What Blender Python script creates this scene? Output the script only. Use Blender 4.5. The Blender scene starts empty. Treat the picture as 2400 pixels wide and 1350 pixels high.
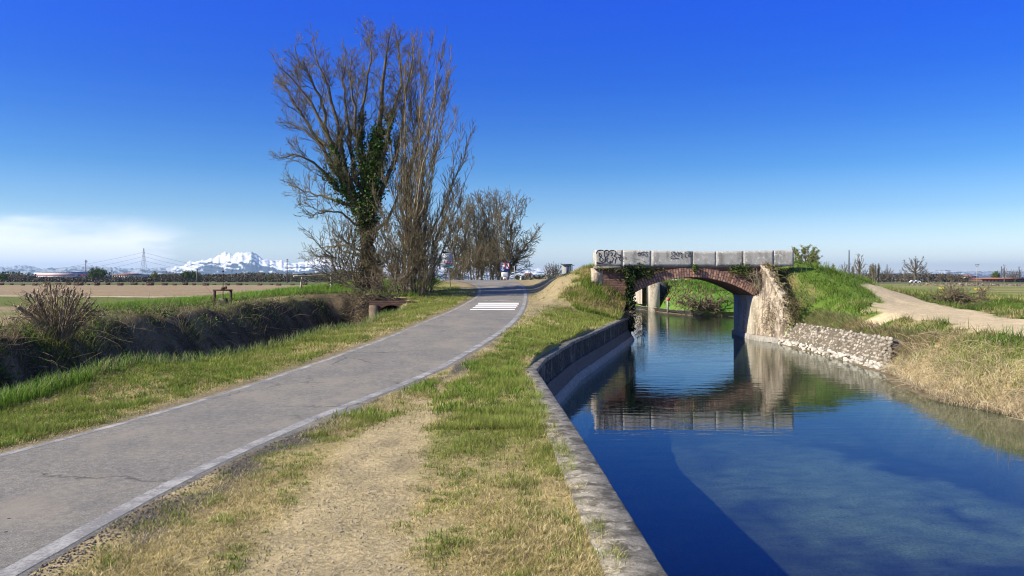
HAZE = True
import bpy, math, random
import numpy as np
from mathutils import Vector
S = bpy.context.scene
R = math.radians
# ------------------------------------------------------------------ camera
EYE = 1.7; F = 1880.0; HOR = 655.0           # eye height (m), focal length and horizon row of the 2400 px frame
cd = bpy.data.cameras.new('camera'); cam = bpy.data.objects.new('camera', cd)
S.collection.objects.link(cam); S.camera = cam
cam.location = (0, 0, EYE); cam.rotation_euler = (R(90), 0, 0)
cd.sensor_width = 36; cd.lens = 36 * F / 2400; cd.shift_y = -20 / 2400
cd.clip_start = 0.1; cd.clip_end = 60000
# ------------------------------------------------------------------ sun and sky
SUN_EL = 35.0; SUN_DIR = Vector((-1.0, -0.32, 0)).normalized()   # where the sun stands (left, a little behind)
to_sun = Vector((SUN_DIR.x * math.cos(R(SUN_EL)), SUN_DIR.y * math.cos(R(SUN_EL)), math.sin(R(SUN_EL))))
sl = bpy.data.lights.new('sun', 'SUN'); sl.energy = 5.0; sl.angle = R(0.5); sl.color = (1.0, 0.92, 0.77)
so = bpy.data.objects.new('sun', sl); S.collection.objects.link(so)
so.rotation_euler = to_sun.to_track_quat('Z', 'Y').to_euler()
W = bpy.data.worlds.new('World'); S.world = W; W.use_nodes = True
nt = W.node_tree; nt.nodes.clear()
wo = nt.nodes.new('ShaderNodeOutputWorld'); bg = nt.nodes.new('ShaderNodeBackground')
sky = nt.nodes.new('ShaderNodeTexSky'); sky.sky_type = 'NISHITA'; sky.sun_disc = False
sky.sun_elevation = R(SUN_EL); sky.sun_rotation = math.atan2(to_sun.x, to_sun.y)
sky.air_density = 1.0; sky.dust_density = 0.15; sky.ozone_density = 3.0; sky.altitude = 100
hs = nt.nodes.new('ShaderNodeHueSaturation'); hs.inputs['Saturation'].default_value = 1.0
gm = nt.nodes.new('ShaderNodeGamma'); gm.inputs[1].default_value = 1.0
bg.inputs['Strength'].default_value = 0.085
L = nt.links.new
L(sky.outputs[0], hs.inputs['Color'])
# a low bank of thin cloud above the horizon on the left
tc = nt.nodes.new('ShaderNodeTexCoord'); sx = nt.nodes.new('ShaderNodeSeparateXYZ'); L(tc.outputs['Generated'], sx.inputs[0])
def wmath(op, a, b=None, c=None, clamp=False):
    n = nt.nodes.new('ShaderNodeMath'); n.operation = op; n.use_clamp = clamp
    for i, v in enumerate((a, b, c)):
        if v is None: continue
        if isinstance(v, (int, float)): n.inputs[i].default_value = v
        else: L(v, n.inputs[i])
    return n.outputs[0]
def wmap(v, a, b, c=0.0, d=1.0):
    n = nt.nodes.new('ShaderNodeMapRange'); n.interpolation_type = 'SMOOTHSTEP'
    L(v, n.inputs[0])
    for i, q in enumerate((a, b, c, d)): n.inputs[i + 1].default_value = q
    return n.outputs[0]
mp = nt.nodes.new('ShaderNodeMapping'); mp.inputs['Scale'].default_value = (5, 5, 22); L(tc.outputs['Generated'], mp.inputs[0])
nz = nt.nodes.new('ShaderNodeTexNoise'); nz.inputs['Scale'].default_value = 1.6; nz.inputs['Detail'].default_value = 6; nz.inputs['Roughness'].default_value = .55
L(mp.outputs[0], nz.inputs['Vector'])
az = wmath('DIVIDE', sx.outputs['X'], wmath('MAXIMUM', sx.outputs['Y'], .05))
edge = wmath('ADD', az, wmath('MULTIPLY', wmath('SUBTRACT', nz.outputs[0], .5), .25))
mh = wmap(edge, -.39, -.46)
top = wmath('ADD', sx.outputs['Z'], wmath('MULTIPLY', wmath('SUBTRACT', nz.outputs[0], .5), -.05))
mv = wmath('MULTIPLY', wmap(top, .070, .040), wmap(sx.outputs['Z'], -.01, .012))
cl = wmath('MULTIPLY', wmath('MULTIPLY', mh, mv), .8)
mx = nt.nodes.new('ShaderNodeMix'); mx.data_type = 'RGBA'; L(cl, mx.inputs[0])
# colour response of the blue towards the zenith: bring the sky down a little with height
el = wmath('MULTIPLY', sx.outputs['Z'], 1.0, clamp=True)
cr = nt.nodes.new('ShaderNodeValToRGB'); L(el, cr.inputs[0])
SKY = [(0.01, (1.32, 1.3, 1.46)), (0.04, (1.14, 1.19, 1.36)), (0.082, (0.6, 0.83, 1.1)), (0.134, (0.25, 0.59, 1.03)), (0.185, (0.12, 0.44, 1.08)), (0.235, (0.05, 0.35, 1.19)), (0.283, (0.03, 0.32, 1.34)), (0.327, (0.025, 0.31, 1.5)), (0.42, (0.03, 0.3, 1.5)), (0.62, (0.75, 0.88, 1.1)), (1, (0.95, 0.97, 1.05))]
for i, (p_, c_) in enumerate(SKY):
    e_ = cr.color_ramp.elements[0] if i == 0 else cr.color_ramp.elements[-1] if i == len(SKY) - 1 else cr.color_ramp.elements.new(p_)
    e_.position = p_; e_.color = (*c_, 1)
mul = nt.nodes.new('ShaderNodeMix'); mul.data_type = 'RGBA'; mul.blend_type = 'MULTIPLY'; mul.inputs[0].default_value = 1
L(hs.outputs[0], mul.inputs[6]); L(cr.outputs[0], mul.inputs[7])
L(mul.outputs[2], mx.inputs[6]); mx.inputs[7].default_value = (10.6, 10.6, 11.2, 1)
L(mx.outputs[2], bg.inputs['Color']); L(bg.outputs[0], wo.inputs[0])
S.view_settings.view_transform = 'Standard'; S.view_settings.look = 'None'
S.view_settings.exposure = 0.66; S.view_settings.gamma = 1
S.render.engine = 'CYCLES'; S.cycles.filter_width = 1.1

# ------------------------------------------------------------------ helpers
def px(x, Y): return (x - 1200.0) * Y / F                 # world X of a column at depth Y
def pz(y, Y): return EYE - (y - HOR) * Y / F              # world Z of a row at depth Y
def P(x, y, Y): return np.array((px(x, Y), Y, pz(y, Y)))
def tag(o, label=None, cat=None, group=None, kind=None):
    if label: o['label'] = label
    if cat: o['category'] = cat
    if group: o['group'] = group
    if kind: o['kind'] = kind
    return o
def empty(name, loc=(0, 0, 0), label=None, cat=None, group=None, rz=0):
    o = bpy.data.objects.new(name, None); S.collection.objects.link(o)
    o.location = loc; o.rotation_euler = (0, 0, rz); o.empty_display_size = .2
    return tag(o, label, cat, group)
def build(name, V, faces, mat, parent=None, col=None, smooth=False, local=None):
    """one mesh object from arrays; faces: list of (n,3) / (n,4) index arrays; V is in world space unless local"""
    V = np.asarray(V, dtype=np.float64).reshape(-1, 3)
    if parent is not None and local is None:
        off = np.array(parent.location); 
        if parent.parent: off = off + np.array(parent.parent.location)
        V = V - off
    if isinstance(faces, np.ndarray): faces = [faces]
    faces = [np.asarray(f, dtype=np.int32) for f in faces if len(f)]
    me = bpy.data.meshes.new(name)
    me.vertices.add(len(V)); me.vertices.foreach_set('co', V.astype(np.float32).ravel())
    loops = np.concatenate([f.ravel() for f in faces]); tot = np.concatenate([np.full(len(f), f.shape[1]) for f in faces])
    start = np.concatenate([[0], np.cumsum(tot)[:-1]])
    me.loops.add(len(loops)); me.loops.foreach_set('vertex_index', loops.astype(np.int32))
    me.polygons.add(len(tot)); me.polygons.foreach_set('loop_start', start.astype(np.int32))
    me.polygons.foreach_set('loop_total', tot.astype(np.int32))
    me.update(calc_edges=True)
    if smooth: me.polygons.foreach_set('use_smooth', np.ones(len(tot), dtype=bool))
    if col is not None:
        c = np.ones((len(V), 4), dtype=np.float32); c[:, :3] = np.clip(col, 0, 1)
        a = me.color_attributes.new('Col', 'FLOAT_COLOR', 'POINT'); a.data.foreach_set('color', c.ravel())
    me.validate()
    mats = mat if isinstance(mat, (list, tuple)) else [mat]
    for m in mats: me.materials.append(m)
    o = bpy.data.objects.new(name, me); S.collection.objects.link(o)
    if parent is not None: o.parent = parent
    return o
class MB:
    """collects shapes for ONE mesh"""
    def __init__(s): s.V = []; s.Q = []; s.T = []; s.n = 0; s.C = []
    def add(s, V, Q=None, T=None, c=None):
        V = np.asarray(V, float).reshape(-1, 3)
        s.V.append(V)
        if Q is not None and len(Q): s.Q.append(np.asarray(Q, int) + s.n)
        if T is not None and len(T): s.T.append(np.asarray(T, int) + s.n)
        if c is not None: s.C.append(np.broadcast_to(np.asarray(c, float), (len(V), 3)))
        s.n += len(V); return s
    def box(s, c, d, rz=0, taper=1.0, col=None, ry=0):
        x, y, z = np.array(d) / 2.0
        v = np.array([(-x, -y, -z), (x, -y, -z), (x, y, -z), (-x, y, -z), (-x * taper, -y * taper, z), (x * taper, -y * taper, z), (x * taper, y * taper, z), (-x * taper, y * taper, z)])
        if ry: ca, sa = math.cos(ry), math.sin(ry); v = v @ np.array([[ca, 0, -sa], [0, 1, 0], [sa, 0, ca]])
        ca, sa = math.cos(rz), math.sin(rz)
        v = v @ np.array([[ca, sa, 0], [-sa, ca, 0], [0, 0, 1]]) + np.array(c)
        return s.add(v, [(0, 3, 2, 1), (4, 5, 6, 7), (0, 1, 5, 4), (1, 2, 6, 5), (2, 3, 7, 6), (3, 0, 4, 7)], c=col)
    def tube(s, pts, rad, n=6, col=None, cap=True):
        pts = np.asarray(pts, float); k = len(pts); rad = np.broadcast_to(np.asarray(rad, float), (k,))
        t = np.gradient(pts, axis=0); t /= (np.linalg.norm(t, axis=1)[:, None] + 1e-9)
        m = t.mean(0); ref = np.array((0, 0, 1.)) if abs(m[2]) < .8 * np.linalg.norm(m) + 1e-9 else np.array((1., 0, 0))
        u = np.cross(t, ref); u /= (np.linalg.norm(u, axis=1)[:, None] + 1e-9); w = np.cross(t, u)
        a = np.arange(n) * 2 * math.pi / n
        V = pts[:, None, :] + rad[:, None, None] * (np.cos(a)[None, :, None] * u[:, None, :] + np.sin(a)[None, :, None] * w[:, None, :])
        i = np.arange(k - 1)[:, None] * n; j = np.arange(n)[None, :]; j2 = (j + 1) % n
        Q = np.stack([i + j, i + j2, i + n + j2, i + n + j], -1).reshape(-1, 4)
        V = V.reshape(-1, 3); T = None
        if cap and n > 3:
            V = np.vstack([V, pts[:1], pts[-1:]]); b = k * n
            T = [(b, (q + 1) % n, q) for q in range(n)] + [(b + 1, (k - 1) * n + q, (k - 1) * n + (q + 1) % n) for q in range(n)]
        return s.add(V, Q, T, c=col)
    def build(s, name, mat, parent=None, smooth=False):
        V = np.vstack(s.V); f = []
        if s.Q: f.append(np.vstack(s.Q))
        if s.T: f.append(np.vstack(s.T))
        return build(name, V, f, mat, parent, col=np.vstack(s.C) if s.C else None, smooth=smooth)
# vectorised value noise
def _h(ix, iy, s): 
    n = (ix.astype(np.int64) * 374761393 + iy.astype(np.int64) * 668265263 + s * 1442695) & 0x7fffffff
    n = ((n ^ (n >> 13)) * 1274126177) & 0x7fffffff
    return ((n ^ (n >> 16)) & 0xffff) / 65535.0
def vnoise(x, y, s=0):
    x = np.asarray(x, float); y = np.asarray(y, float)
    ix = np.floor(x); iy = np.floor(y); fx = x - ix; fy = y - iy
    fx = fx * fx * (3 - 2 * fx); fy = fy * fy * (3 - 2 * fy); ix = ix.astype(np.int64); iy = iy.astype(np.int64)
    return (_h(ix, iy, s) * (1 - fx) + _h(ix + 1, iy, s) * fx) * (1 - fy) + (_h(ix, iy + 1, s) * (1 - fx) + _h(ix + 1, iy + 1, s) * fx) * fy
def fbm(x, y, s=0, o=4, g=.5):
    t = 0; a = 1; n = 0
    for i in range(o): t = t + a * vnoise(x * 2 ** i, y * 2 ** i, s + i * 17); n += a; a *= g
    return t / n
def ss(a, b, x): t = np.clip((x - a) / (b - a), 0, 1); return t * t * (3 - 2 * t)
def mixc(a, b, t): return np.asarray(a) * (1 - t[..., None]) + np.asarray(b) * t[..., None]

# ------------------------------------------------------------------ materials
def newmat(name):
    m = bpy.data.materials.new(name); m.use_nodes = True; t = m.node_tree
    return m, t, t.nodes['Principled BSDF']
def nnode(t, kind, **kw):
    n = t.nodes.new(kind)
    for k, v in kw.items():
        try: setattr(n, k, v)
        except Exception: pass
    return n
def noise(t, scale, detail=4, rough=.55, vec=None):
    n = t.nodes.new('ShaderNodeTexNoise'); n.inputs['Scale'].default_value = scale; n.inputs['Detail'].default_value = detail; n.inputs['Roughness'].default_value = rough
    if vec is not None: t.links.new(vec, n.inputs['Vector'])
    return n
def objco(t, scale=None):
    g = t.nodes.new('ShaderNodeNewGeometry')
    if scale is None: return g.outputs['Position']
    m = t.nodes.new('ShaderNodeMapping'); m.inputs['Scale'].default_value = scale; t.links.new(g.outputs['Position'], m.inputs[0]); return m.outputs[0]
def ramp(t, fac, stops):
    r = t.nodes.new('ShaderNodeValToRGB'); t.links.new(fac, r.inputs[0]); e = r.color_ramp.elements
    while len(e) < len(stops): e.new(.5)
    for q, (p, c) in zip(e, stops): q.position = p; q.color = (*c, 1) if len(c) == 3 else c
    return r.outputs[0]
def mixn(t, a, b, fac, mode='MIX'):
    n = t.nodes.new('ShaderNodeMix'); n.data_type = 'RGBA'; n.blend_type = mode
    for i, v in ((0, fac), (6, a), (7, b)):
        if isinstance(v, (int, float)): n.inputs[i].default_value = v
        elif isinstance(v, tuple): n.inputs[i].default_value = (*v, 1)
        else: t.links.new(v, n.inputs[i])
    return n.outputs[2]
def bump(t, b, h, strength=.5, dist=.02):
    n = t.nodes.new('ShaderNodeBump'); n.inputs['Strength'].default_value = strength; n.inputs['Distance'].default_value = dist
    t.links.new(h, n.inputs['Height']); t.links.new(n.outputs[0], b.inputs['Normal'])
def M(name, c, c2=None, scale=5, rough=.8, bs=.3, bd=.02, detail=5, metal=0, vec=None, lo=.35, hi=.65):
    m, t, b = newmat(name); b.inputs['Roughness'].default_value = rough; b.inputs['Metallic'].default_value = metal
    try: b.inputs['Specular IOR Level'].default_value = .25
    except Exception: pass
    p = objco(t, vec); n = noise(t, scale, detail, .6, p)
    if c2 is None: c2 = tuple(v * .7 for v in c)
    t.links.new(ramp(t, n.outputs[0], [(lo, c), (hi, c2)]), b.inputs['Base Color'])
    if bs: bump(t, b, n.outputs[0], bs, bd)
    return m
def colmat(name, s1=30, s2=3, amp=.5, rough=.9, bs=.5, bd=.03, transl=0):
    """surface with its own per-vertex colours, broken up by fine noise"""
    m, t, b = newmat(name); b.inputs['Roughness'].default_value = rough
    b.inputs['Specular IOR Level'].default_value = .15
    a = t.nodes.new('ShaderNodeVertexColor'); a.layer_name = 'Col'
    p = objco(t); n1 = noise(t, s1, 5, .7, p); n2 = noise(t, s2, 4, .6, p)
    f = ramp(t, n1.outputs[0], [(.3, (1 - amp,) * 3), (.7, (1 + amp,) * 3)])
    c = mixn(t, a.outputs[0], f, 1.0, 'MULTIPLY')
    f2 = ramp(t, n2.outputs[0], [(.3, (.82,) * 3), (.7, (1.15,) * 3)])
    c = mixn(t, c, f2, 1.0, 'MULTIPLY')
    t.links.new(c, b.inputs['Base Color'])
    if bs: bump(t, b, n1.outputs[0], bs, bd)
    if transl:
        out = t.nodes['Material Output']; tr = t.nodes.new('ShaderNodeBsdfTranslucent'); t.links.new(c, tr.inputs[0])
        mx = t.nodes.new('ShaderNodeMixShader'); mx.inputs[0].default_value = transl
        t.links.new(b.outputs[0], mx.inputs[1]); t.links.new(tr.outputs[0], mx.inputs[2]); t.links.new(mx.outputs[0], out.inputs[0])
    return m
m_ground = colmat('ground_soil', 22, 2.2, .38, bs=.9, bd=.035)
m_far = colmat('field_soil', .6, .05, .25, bs=0)
m_blade = colmat('grass_blades', 4, 1.1, .12, rough=.75, bs=0, transl=.3)
m_leaf = colmat('leaves', 3, 1, .15, rough=.5, bs=0, transl=.2)
m_bark = colmat('bark', 25, 4, .35, bs=.6, bd=.02)

def asphalt_mat():
    m, t, b = newmat('asphalt'); p = objco(t); b.inputs['Roughness'].default_value = .85; b.inputs['Specular IOR Level'].default_value = .3
    n1 = noise(t, 75, 5, .85, p); n2 = noise(t, .9, 5, .6, p); n3 = noise(t, 14, 4, .6, p)
    c = ramp(t, n1.outputs[0], [(.34, (.07, .065, .058)), (.46, (.18, .17, .148)), (.56, (.225, .213, .185)), (.68, (.46, .43, .37))])
    c = mixn(t, c, ramp(t, n2.outputs[0], [(.3, (.86, .86, .88)), (.7, (1.16, 1.13, 1.07))]), 1.0, 'MULTIPLY'); c = mixn(t, c, ramp(t, n3.outputs[0], [(.3, (.78,) * 3), (.7, (1.24,) * 3)]), 1.0, 'MULTIPLY')
    dust = ramp(t, noise(t, 1, 4, .65, objco(t, (1.1, .55, 1))).outputs[0], [(.48, (0, 0, 0)), (.68, (.65, .65, .65))])
    c = mixn(t, c, (.30, .26, .20), dust)
    wv = t.nodes.new('ShaderNodeVectorMath'); wv.operation = 'MULTIPLY_ADD'; wn = noise(t, 2.2, 4, .6, p); t.links.new(wn.outputs['Color'], wv.inputs[0]); wv.inputs[1].default_value = (.7, .7, 0); t.links.new(p, wv.inputs[2])
    ck = t.nodes.new('ShaderNodeTexVoronoi'); ck.feature = 'DISTANCE_TO_EDGE'; ck.inputs['Scale'].default_value = .34; t.links.new(wv.outputs[0], ck.inputs['Vector'])
    cm_ = mixn(t, ramp(t, ck.outputs['Distance'], [(.0025, (.75,) * 3), (.006, (0, 0, 0))]), ramp(t, noise(t, .5, 2, .5, p).outputs[0], [(.45, (0, 0, 0)), (.55, (1, 1, 1))]), 1.0, 'MULTIPLY'); c = mixn(t, c, (.05, .046, .04), cm_)
    dots = t.nodes.new('ShaderNodeTexVoronoi'); dots.inputs['Scale'].default_value = 3.1; t.links.new(p, dots.inputs['Vector'])
    c = mixn(t, c, (.02, .02, .02), ramp(t, dots.outputs['Distance'], [(.035, (1, 1, 1)), (.05, (0, 0, 0))]))
    t.links.new(c, b.inputs['Base Color']); bump(t, b, n1.outputs[0], .5, .006)
    return m
m_asph = asphalt_mat()
def paint_mat(name, wear, tone=.52):
    m, t, b = newmat(name); p = objco(t); n = noise(t, 38, 6, .75, p); n2 = noise(t, 3.5, 4, .6, p)
    s = t.nodes.new('ShaderNodeMath'); s.operation = 'ADD'; t.links.new(n.outputs[0], s.inputs[0]); t.links.new(n2.outputs[0], s.inputs[1])
    c = ramp(t, s.outputs[0], [(wear - .12, (tone, tone * .97, tone * .9)), (wear, (tone * .72, tone * .7, tone * .65)), (wear + .07, (.2, .19, .18))])
    # ramp works on 0..1, the sum is 0..2
    mm = t.nodes.new('ShaderNodeMath'); mm.operation = 'MULTIPLY'; mm.inputs[1].default_value = .5
    t.links.new(s.outputs[0], mm.inputs[0]); t.links.new(mm.outputs[0], t.nodes[c.node.name].inputs[0])
    t.links.new(c, b.inputs['Base Color']); b.inputs['Roughness'].default_value = .8; bump(t, b, n.outputs[0], .4, .004)
    return m
m_line = paint_mat('worn_line_paint', .47, .46)
m_zebra = paint_mat('white_crossing_paint', .64, .8)
def water_mat():
    m, t, b = newmat('canal_water'); t.nodes.remove(b); out = t.nodes['Material Output']
    p = t.nodes.new('ShaderNodeNewGeometry'); sp = t.nodes.new('ShaderNodeSeparateXYZ'); t.links.new(p.outputs['Position'], sp.inputs[0])
    mp = t.nodes.new('ShaderNodeMapping'); mp.inputs['Scale'].default_value = (1.0, 3.6, 1); t.links.new(p.outputs['Position'], mp.inputs[0])
    n1 = noise(t, 1.3, 3, .5, mp.outputs[0]); n2 = noise(t, .35, 3, .5, mp.outputs[0])
    ad = t.nodes.new('ShaderNodeMath'); ad.operation = 'MULTIPLY_ADD'; ad.inputs[1].default_value = 1.2
    t.links.new(n2.outputs[0], ad.inputs[0]); t.links.new(n1.outputs[0], ad.inputs[2])
    st = t.nodes.new('ShaderNodeMapRange'); t.links.new(sp.outputs['Y'], st.inputs[0])
    for i, v in enumerate((9, 34, .02, .22)): st.inputs[i + 1].default_value = v
    bp = t.nodes.new('ShaderNodeBump'); bp.inputs['Distance'].default_value = .035
    t.links.new(st.outputs[0], bp.inputs['Strength']); t.links.new(ad.outputs[0], bp.inputs['Height'])
    lw = t.nodes.new('ShaderNodeLayerWeight'); lw.inputs['Blend'].default_value = .5; t.links.new(bp.outputs[0], lw.inputs['Normal'])
    pw = t.nodes.new('ShaderNodeMath'); pw.operation = 'POWER'; pw.inputs[1].default_value = 4.6; t.links.new(lw.outputs['Facing'], pw.inputs[0])
    fr = t.nodes.new('ShaderNodeMath'); fr.operation = 'MULTIPLY_ADD'; fr.inputs[1].default_value = .965; fr.inputs[2].default_value = .03; t.links.new(pw.outputs[0], fr.inputs[0])
    gl = t.nodes.new('ShaderNodeBsdfGlossy'); gl.inputs['Roughness'].default_value = .015; t.links.new(bp.outputs[0], gl.inputs['Normal'])
    tr = t.nodes.new('ShaderNodeBsdfTransparent'); tr.inputs[0].default_value = (.60, .80, .78, 1)
    mx = t.nodes.new('ShaderNodeMixShader'); t.links.new(fr.outputs[0], mx.inputs[0]); t.links.new(tr.outputs[0], mx.inputs[1]); t.links.new(gl.outputs[0], mx.inputs[2])
    t.links.new(mx.outputs[0], out.inputs[0]); return m
m_water = water_mat()
def concrete_mat(name, c, dark, moss=.5, scale=2.2, streak=True, rough=.9):
    m, t, b = newmat(name); p = objco(t); b.inputs['Roughness'].default_value = rough
    n1 = noise(t, 45, 6, .75, p); n2 = noise(t, scale, 5, .65, objco(t, (1, 1, .35) if streak else None)); n3 = noise(t, 9, 5, .7, p)
    a = mixn(t, c, tuple(v * .6 for v in c), ramp(t, n1.outputs[0], [(.4, (0, 0, 0)), (.62, (1, 1, 1))]))
    a = mixn(t, a, dark, ramp(t, n2.outputs[0], [(.62 - .3 * moss, (0, 0, 0)), (.78 - .3 * moss, (1, 1, 1))]))
    a = mixn(t, a, tuple(min(1, v * 1.5) for v in c), ramp(t, n3.outputs[0], [(.56, (0, 0, 0)), (.64, (.7, .7, .7))]))
    t.links.new(a, b.inputs['Base Color']); bump(t, b, n1.outputs[0], .5, .015); return m
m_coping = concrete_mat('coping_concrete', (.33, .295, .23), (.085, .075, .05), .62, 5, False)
m_moss_shade = concrete_mat('moss_and_shade_concrete', (.16, .15, .12), (.018, .018, .013), 1.0, 2.6)  # moss on the canal wall, painted shade on the far recess and end block
m_wall_low = concrete_mat('grey_concrete', (.13, .12, .10), (.08, .072, .06), .3)
m_toe = concrete_mat('whitewashed_rubble', (.38, .35, .30), (.20, .18, .15), .35, 7, False)
m_parapet = concrete_mat('granite_block', (.56, .53, .46), (.27, .25, .20), .46, 3.0)
m_plaster = concrete_mat('old_lime_plaster', (.56, .47, .35), (.16, .12, .09), .62, 3.2)
m_oldwall = concrete_mat('stained_concrete_wall', (.52, .46, .35), (.20, .16, .10), .4, 1.4)
m_dark = M('hollow_shade', (.012, .011, .010), (.02, .018, .015), bs=0)  # near-black colour stands in for the shade inside the culvert tunnel
def brick_mat(name, vertical=False, dark=1.0, row=.075, mort=.012):
    m, t, b = newmat(name); tc = t.nodes.new('ShaderNodeTexCoord')
    at = t.nodes.new('ShaderNodeUVMap'); at.uv_map = 'UVMap'
    n1 = noise(t, 7, 5, .7, objco(t)); n2 = noise(t, 60, 4, .7, objco(t))
    br = t.nodes.new('ShaderNodeTexBrick'); br.inputs['Scale'].default_value = 1
    br.inputs['Color1'].default_value = (.46 * dark, .22 * dark, .14 * dark, 1); br.inputs['Color2'].default_value = (.24 * dark, .11 * dark, .075 * dark, 1); br.inputs['Mortar'].default_value = (.10 * dark, .08 * dark, .06 * dark, 1)
    br.inputs['Mortar Size'].default_value = mort; br.inputs['Brick Width'].default_value = .25; br.inputs['Row Height'].default_value = row
    t.links.new(at.outputs[0], br.inputs['Vector'])
    c = mixn(t, br.outputs[0], (.045, .038, .028), ramp(t, n1.outputs[0], [(.54, (0, 0, 0)), (.70, (.8, .8, .8))]))
    c = mixn(t, c, ramp(t, n2.outputs[0], [(.3, (.7,) * 3), (.7, (1.3,) * 3)]), 1.0, 'MULTIPLY')
    t.links.new(c, b.inputs['Base Color']); b.inputs['Roughness'].default_value = .9; bump(t, b, br.outputs['Fac'], .6, -.015)
    return m
m_brick = brick_mat('old_red_brick'); m_brick_dark = brick_mat('dark_brick', dark=.7)  # second one is a darker tone of the same brick
m_wood = M('weathered_wood', (.56, .45, .30), (.34, .27, .18), 14, vec=(1, 1, .3))
m_greypost = M('grey_post', (.50, .47, .42), (.32, .30, .27), 12)
m_rust = M('rusty_steel', (.035, .022, .016), (.075, .04, .025), 18, rough=.7)
m_redrust = M('red_brown_post', (.22, .075, .04), (.14, .05, .03), 15)
m_steel = M('galvanised_steel', (.42, .43, .44), (.33, .34, .35), 9, rough=.5, metal=.4)
m_black = M('black_paint', (.018, .018, .02), (.03, .03, .03), 9, rough=.5)
m_graf = M('black_spray_paint', (.02, .02, .025), (.07, .07, .07), 40, rough=.6, bs=0)
m_graf_green = M('faded_green_spray', (.22, .36, .27), (.28, .33, .28), 40, bs=0)
m_white = M('white_panel', (.78, .78, .76), (.66, .66, .65), 3, rough=.5, bs=0)
m_blue = M('blue_sign_face', (.02, .09, .35), (.03, .11, .38), 3, rough=.4, bs=0)
m_red = M('red_sign_face', (.55, .05, .05), (.5, .06, .06), 3, rough=.4, bs=0)
m_teal = M('teal_sign_band', (.03, .22, .30), (.04, .25, .32), 3, rough=.4, bs=0)
m_signback = M('pale_blue_grey_sign', (.38, .45, .58), (.50, .55, .62), 6, rough=.4, bs=0)
m_pylon = M('pylon_steel', (.17, .19, .23), (.12, .14, .17), 1, rough=.6, bs=0)
m_roof = M('terracotta_roof', (.34, .13, .07), (.25, .10, .06), 2, bs=0)
m_render = M('pale_render', (.66, .60, .50), (.55, .50, .42), .8, bs=0)
m_cream = M('yellow_render', (.62, .42, .16), (.5, .33, .13), .8, bs=0)
m_glass = M('dark_window_glass', (.04, .05, .07), (.06, .07, .09), 1, rough=.2, bs=0)
m_brown_b = M('brown_brick_render', (.17, .11, .09), (.12, .08, .07), .7, bs=0)
m_grey_b = M('grey_cement', (.33, .33, .31), (.24, .24, .22), 2, bs=0)
m_dgrey = M('dark_cladding', (.08, .10, .14), (.06, .08, .11), 1, bs=0)
m_car = M('white_car_paint', (.8, .8, .8), (.75, .75, .75), 2, rough=.3, bs=0)
m_tyre = M('tyre_rubber', (.02, .02, .02), (.03, .03, .03), 5, bs=0)
m_wire = M('wire', (.10, .11, .13), (.10, .11, .13), 1, bs=0)
m_yellow = M('yellow_petals', (.75, .6, .02), (.7, .5, .02), 5, bs=0)

# ------------------------------------------------------------------ the lie of the land
I = np.interp
_rzx = np.linspace(-12, 140, 1521); _rz = I(_rzx, [-10, 9, 13, 18, 25, 30, 35, 40, 45, 50, 55, 62, 75, 100, 130], [-.1, -.08, .0, .26, .44, .53, .66, .92, 1.28, 1.56, 1.66, 1.6, 1.2, .6, .3])
_k = np.hanning(61); _k /= _k.sum(); _rz = np.convolve(np.pad(_rz, 30, mode='edge'), _k, 'valid')
def road_z(Y): return I(Y, _rzx, _rz)
def solve(x, y):                        # point of the road surface seen at a pixel
    Y = 3.0
    while Y < 52 and EYE - road_z(Y) < (0 if y <= HOR else (y - HOR) * Y / F) - 0: break
    Ys = np.linspace(3, 54, 5000); g = HOR + (EYE - road_z(Ys)) * F / Ys - y
    k = np.where(g <= 0)[0]; Y = Ys[k[0]] if len(k) else 54
    return px(x, Y), Y
Lpix = [(-420, 1180), (0, 1065), (250, 1002), (620, 891), (870, 805), (1000, 752), (1058, 728), (1105, 703), (1120, 692), (1122, 676), (1105, 664)]
Rpix = [(50, 1345), (400, 1140), (560, 1065), (730, 987), (985, 888), (1070, 845), (1150, 797), (1195, 765), (1222, 735), (1232, 710), (1234, 690), (1228, 672), (1212, 661)]
def dense(pts, n=12):
    p = np.array([pts[0]] + pts + [pts[-1]], float); o = []
    for i in range(1, len(p) - 2):
        for t in np.arange(n) / n: o.append(tuple(.5 * ((2 * p[i]) + (p[i + 1] - p[i - 1]) * t + (2 * p[i - 1] - 5 * p[i] + 4 * p[i + 1] - p[i + 2]) * t * t + (3 * p[i] - p[i - 1] - 3 * p[i + 1] + p[i + 2]) * t ** 3)))
    return o + [pts[-1]]
Lw = [solve(*p) for p in dense(Lpix)]; Rw = [solve(*p) for p in dense(Rpix)]
def smooth_fn(pts, pre, post):
    pts = sorted(pre + pts + post, key=lambda q: q[1]); ys = np.array([q[1] for q in pts]); xs = np.array([q[0] for q in pts])
    gy = np.linspace(-12, 140, 1521); gx = np.interp(gy, ys, xs)
    k = np.hanning(51); k /= k.sum(); gx = np.convolve(np.pad(gx, 25, mode='edge'), k, 'valid')
    return lambda Y: np.interp(Y, gy, gx)
d0 = (Rw[1][0] - Rw[0][0]) / (Rw[1][1] - Rw[0][1])
xl = smooth_fn(Lw, [(Lw[0][0] - 1.2, -12)], [(-6.5, 62), (-12, 80), (-20, 110)])
xr = smooth_fn(Rw, [(Rw[0][0] - .9, -12)], [(-2.5, 62), (-8, 80), (-16, 110)])
def xwall(Y): return I(Y, [-12, 0, 4.3, 8.3, 14.9, 17, 21.5, 28, 35.6, 36.4, 60, 76, 100, 140], [1.1, 1.0, .90, .76, .46, .72, 1.62, 3.28, 5.2, 5.3, 5.2, 3, -4, -25])
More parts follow.
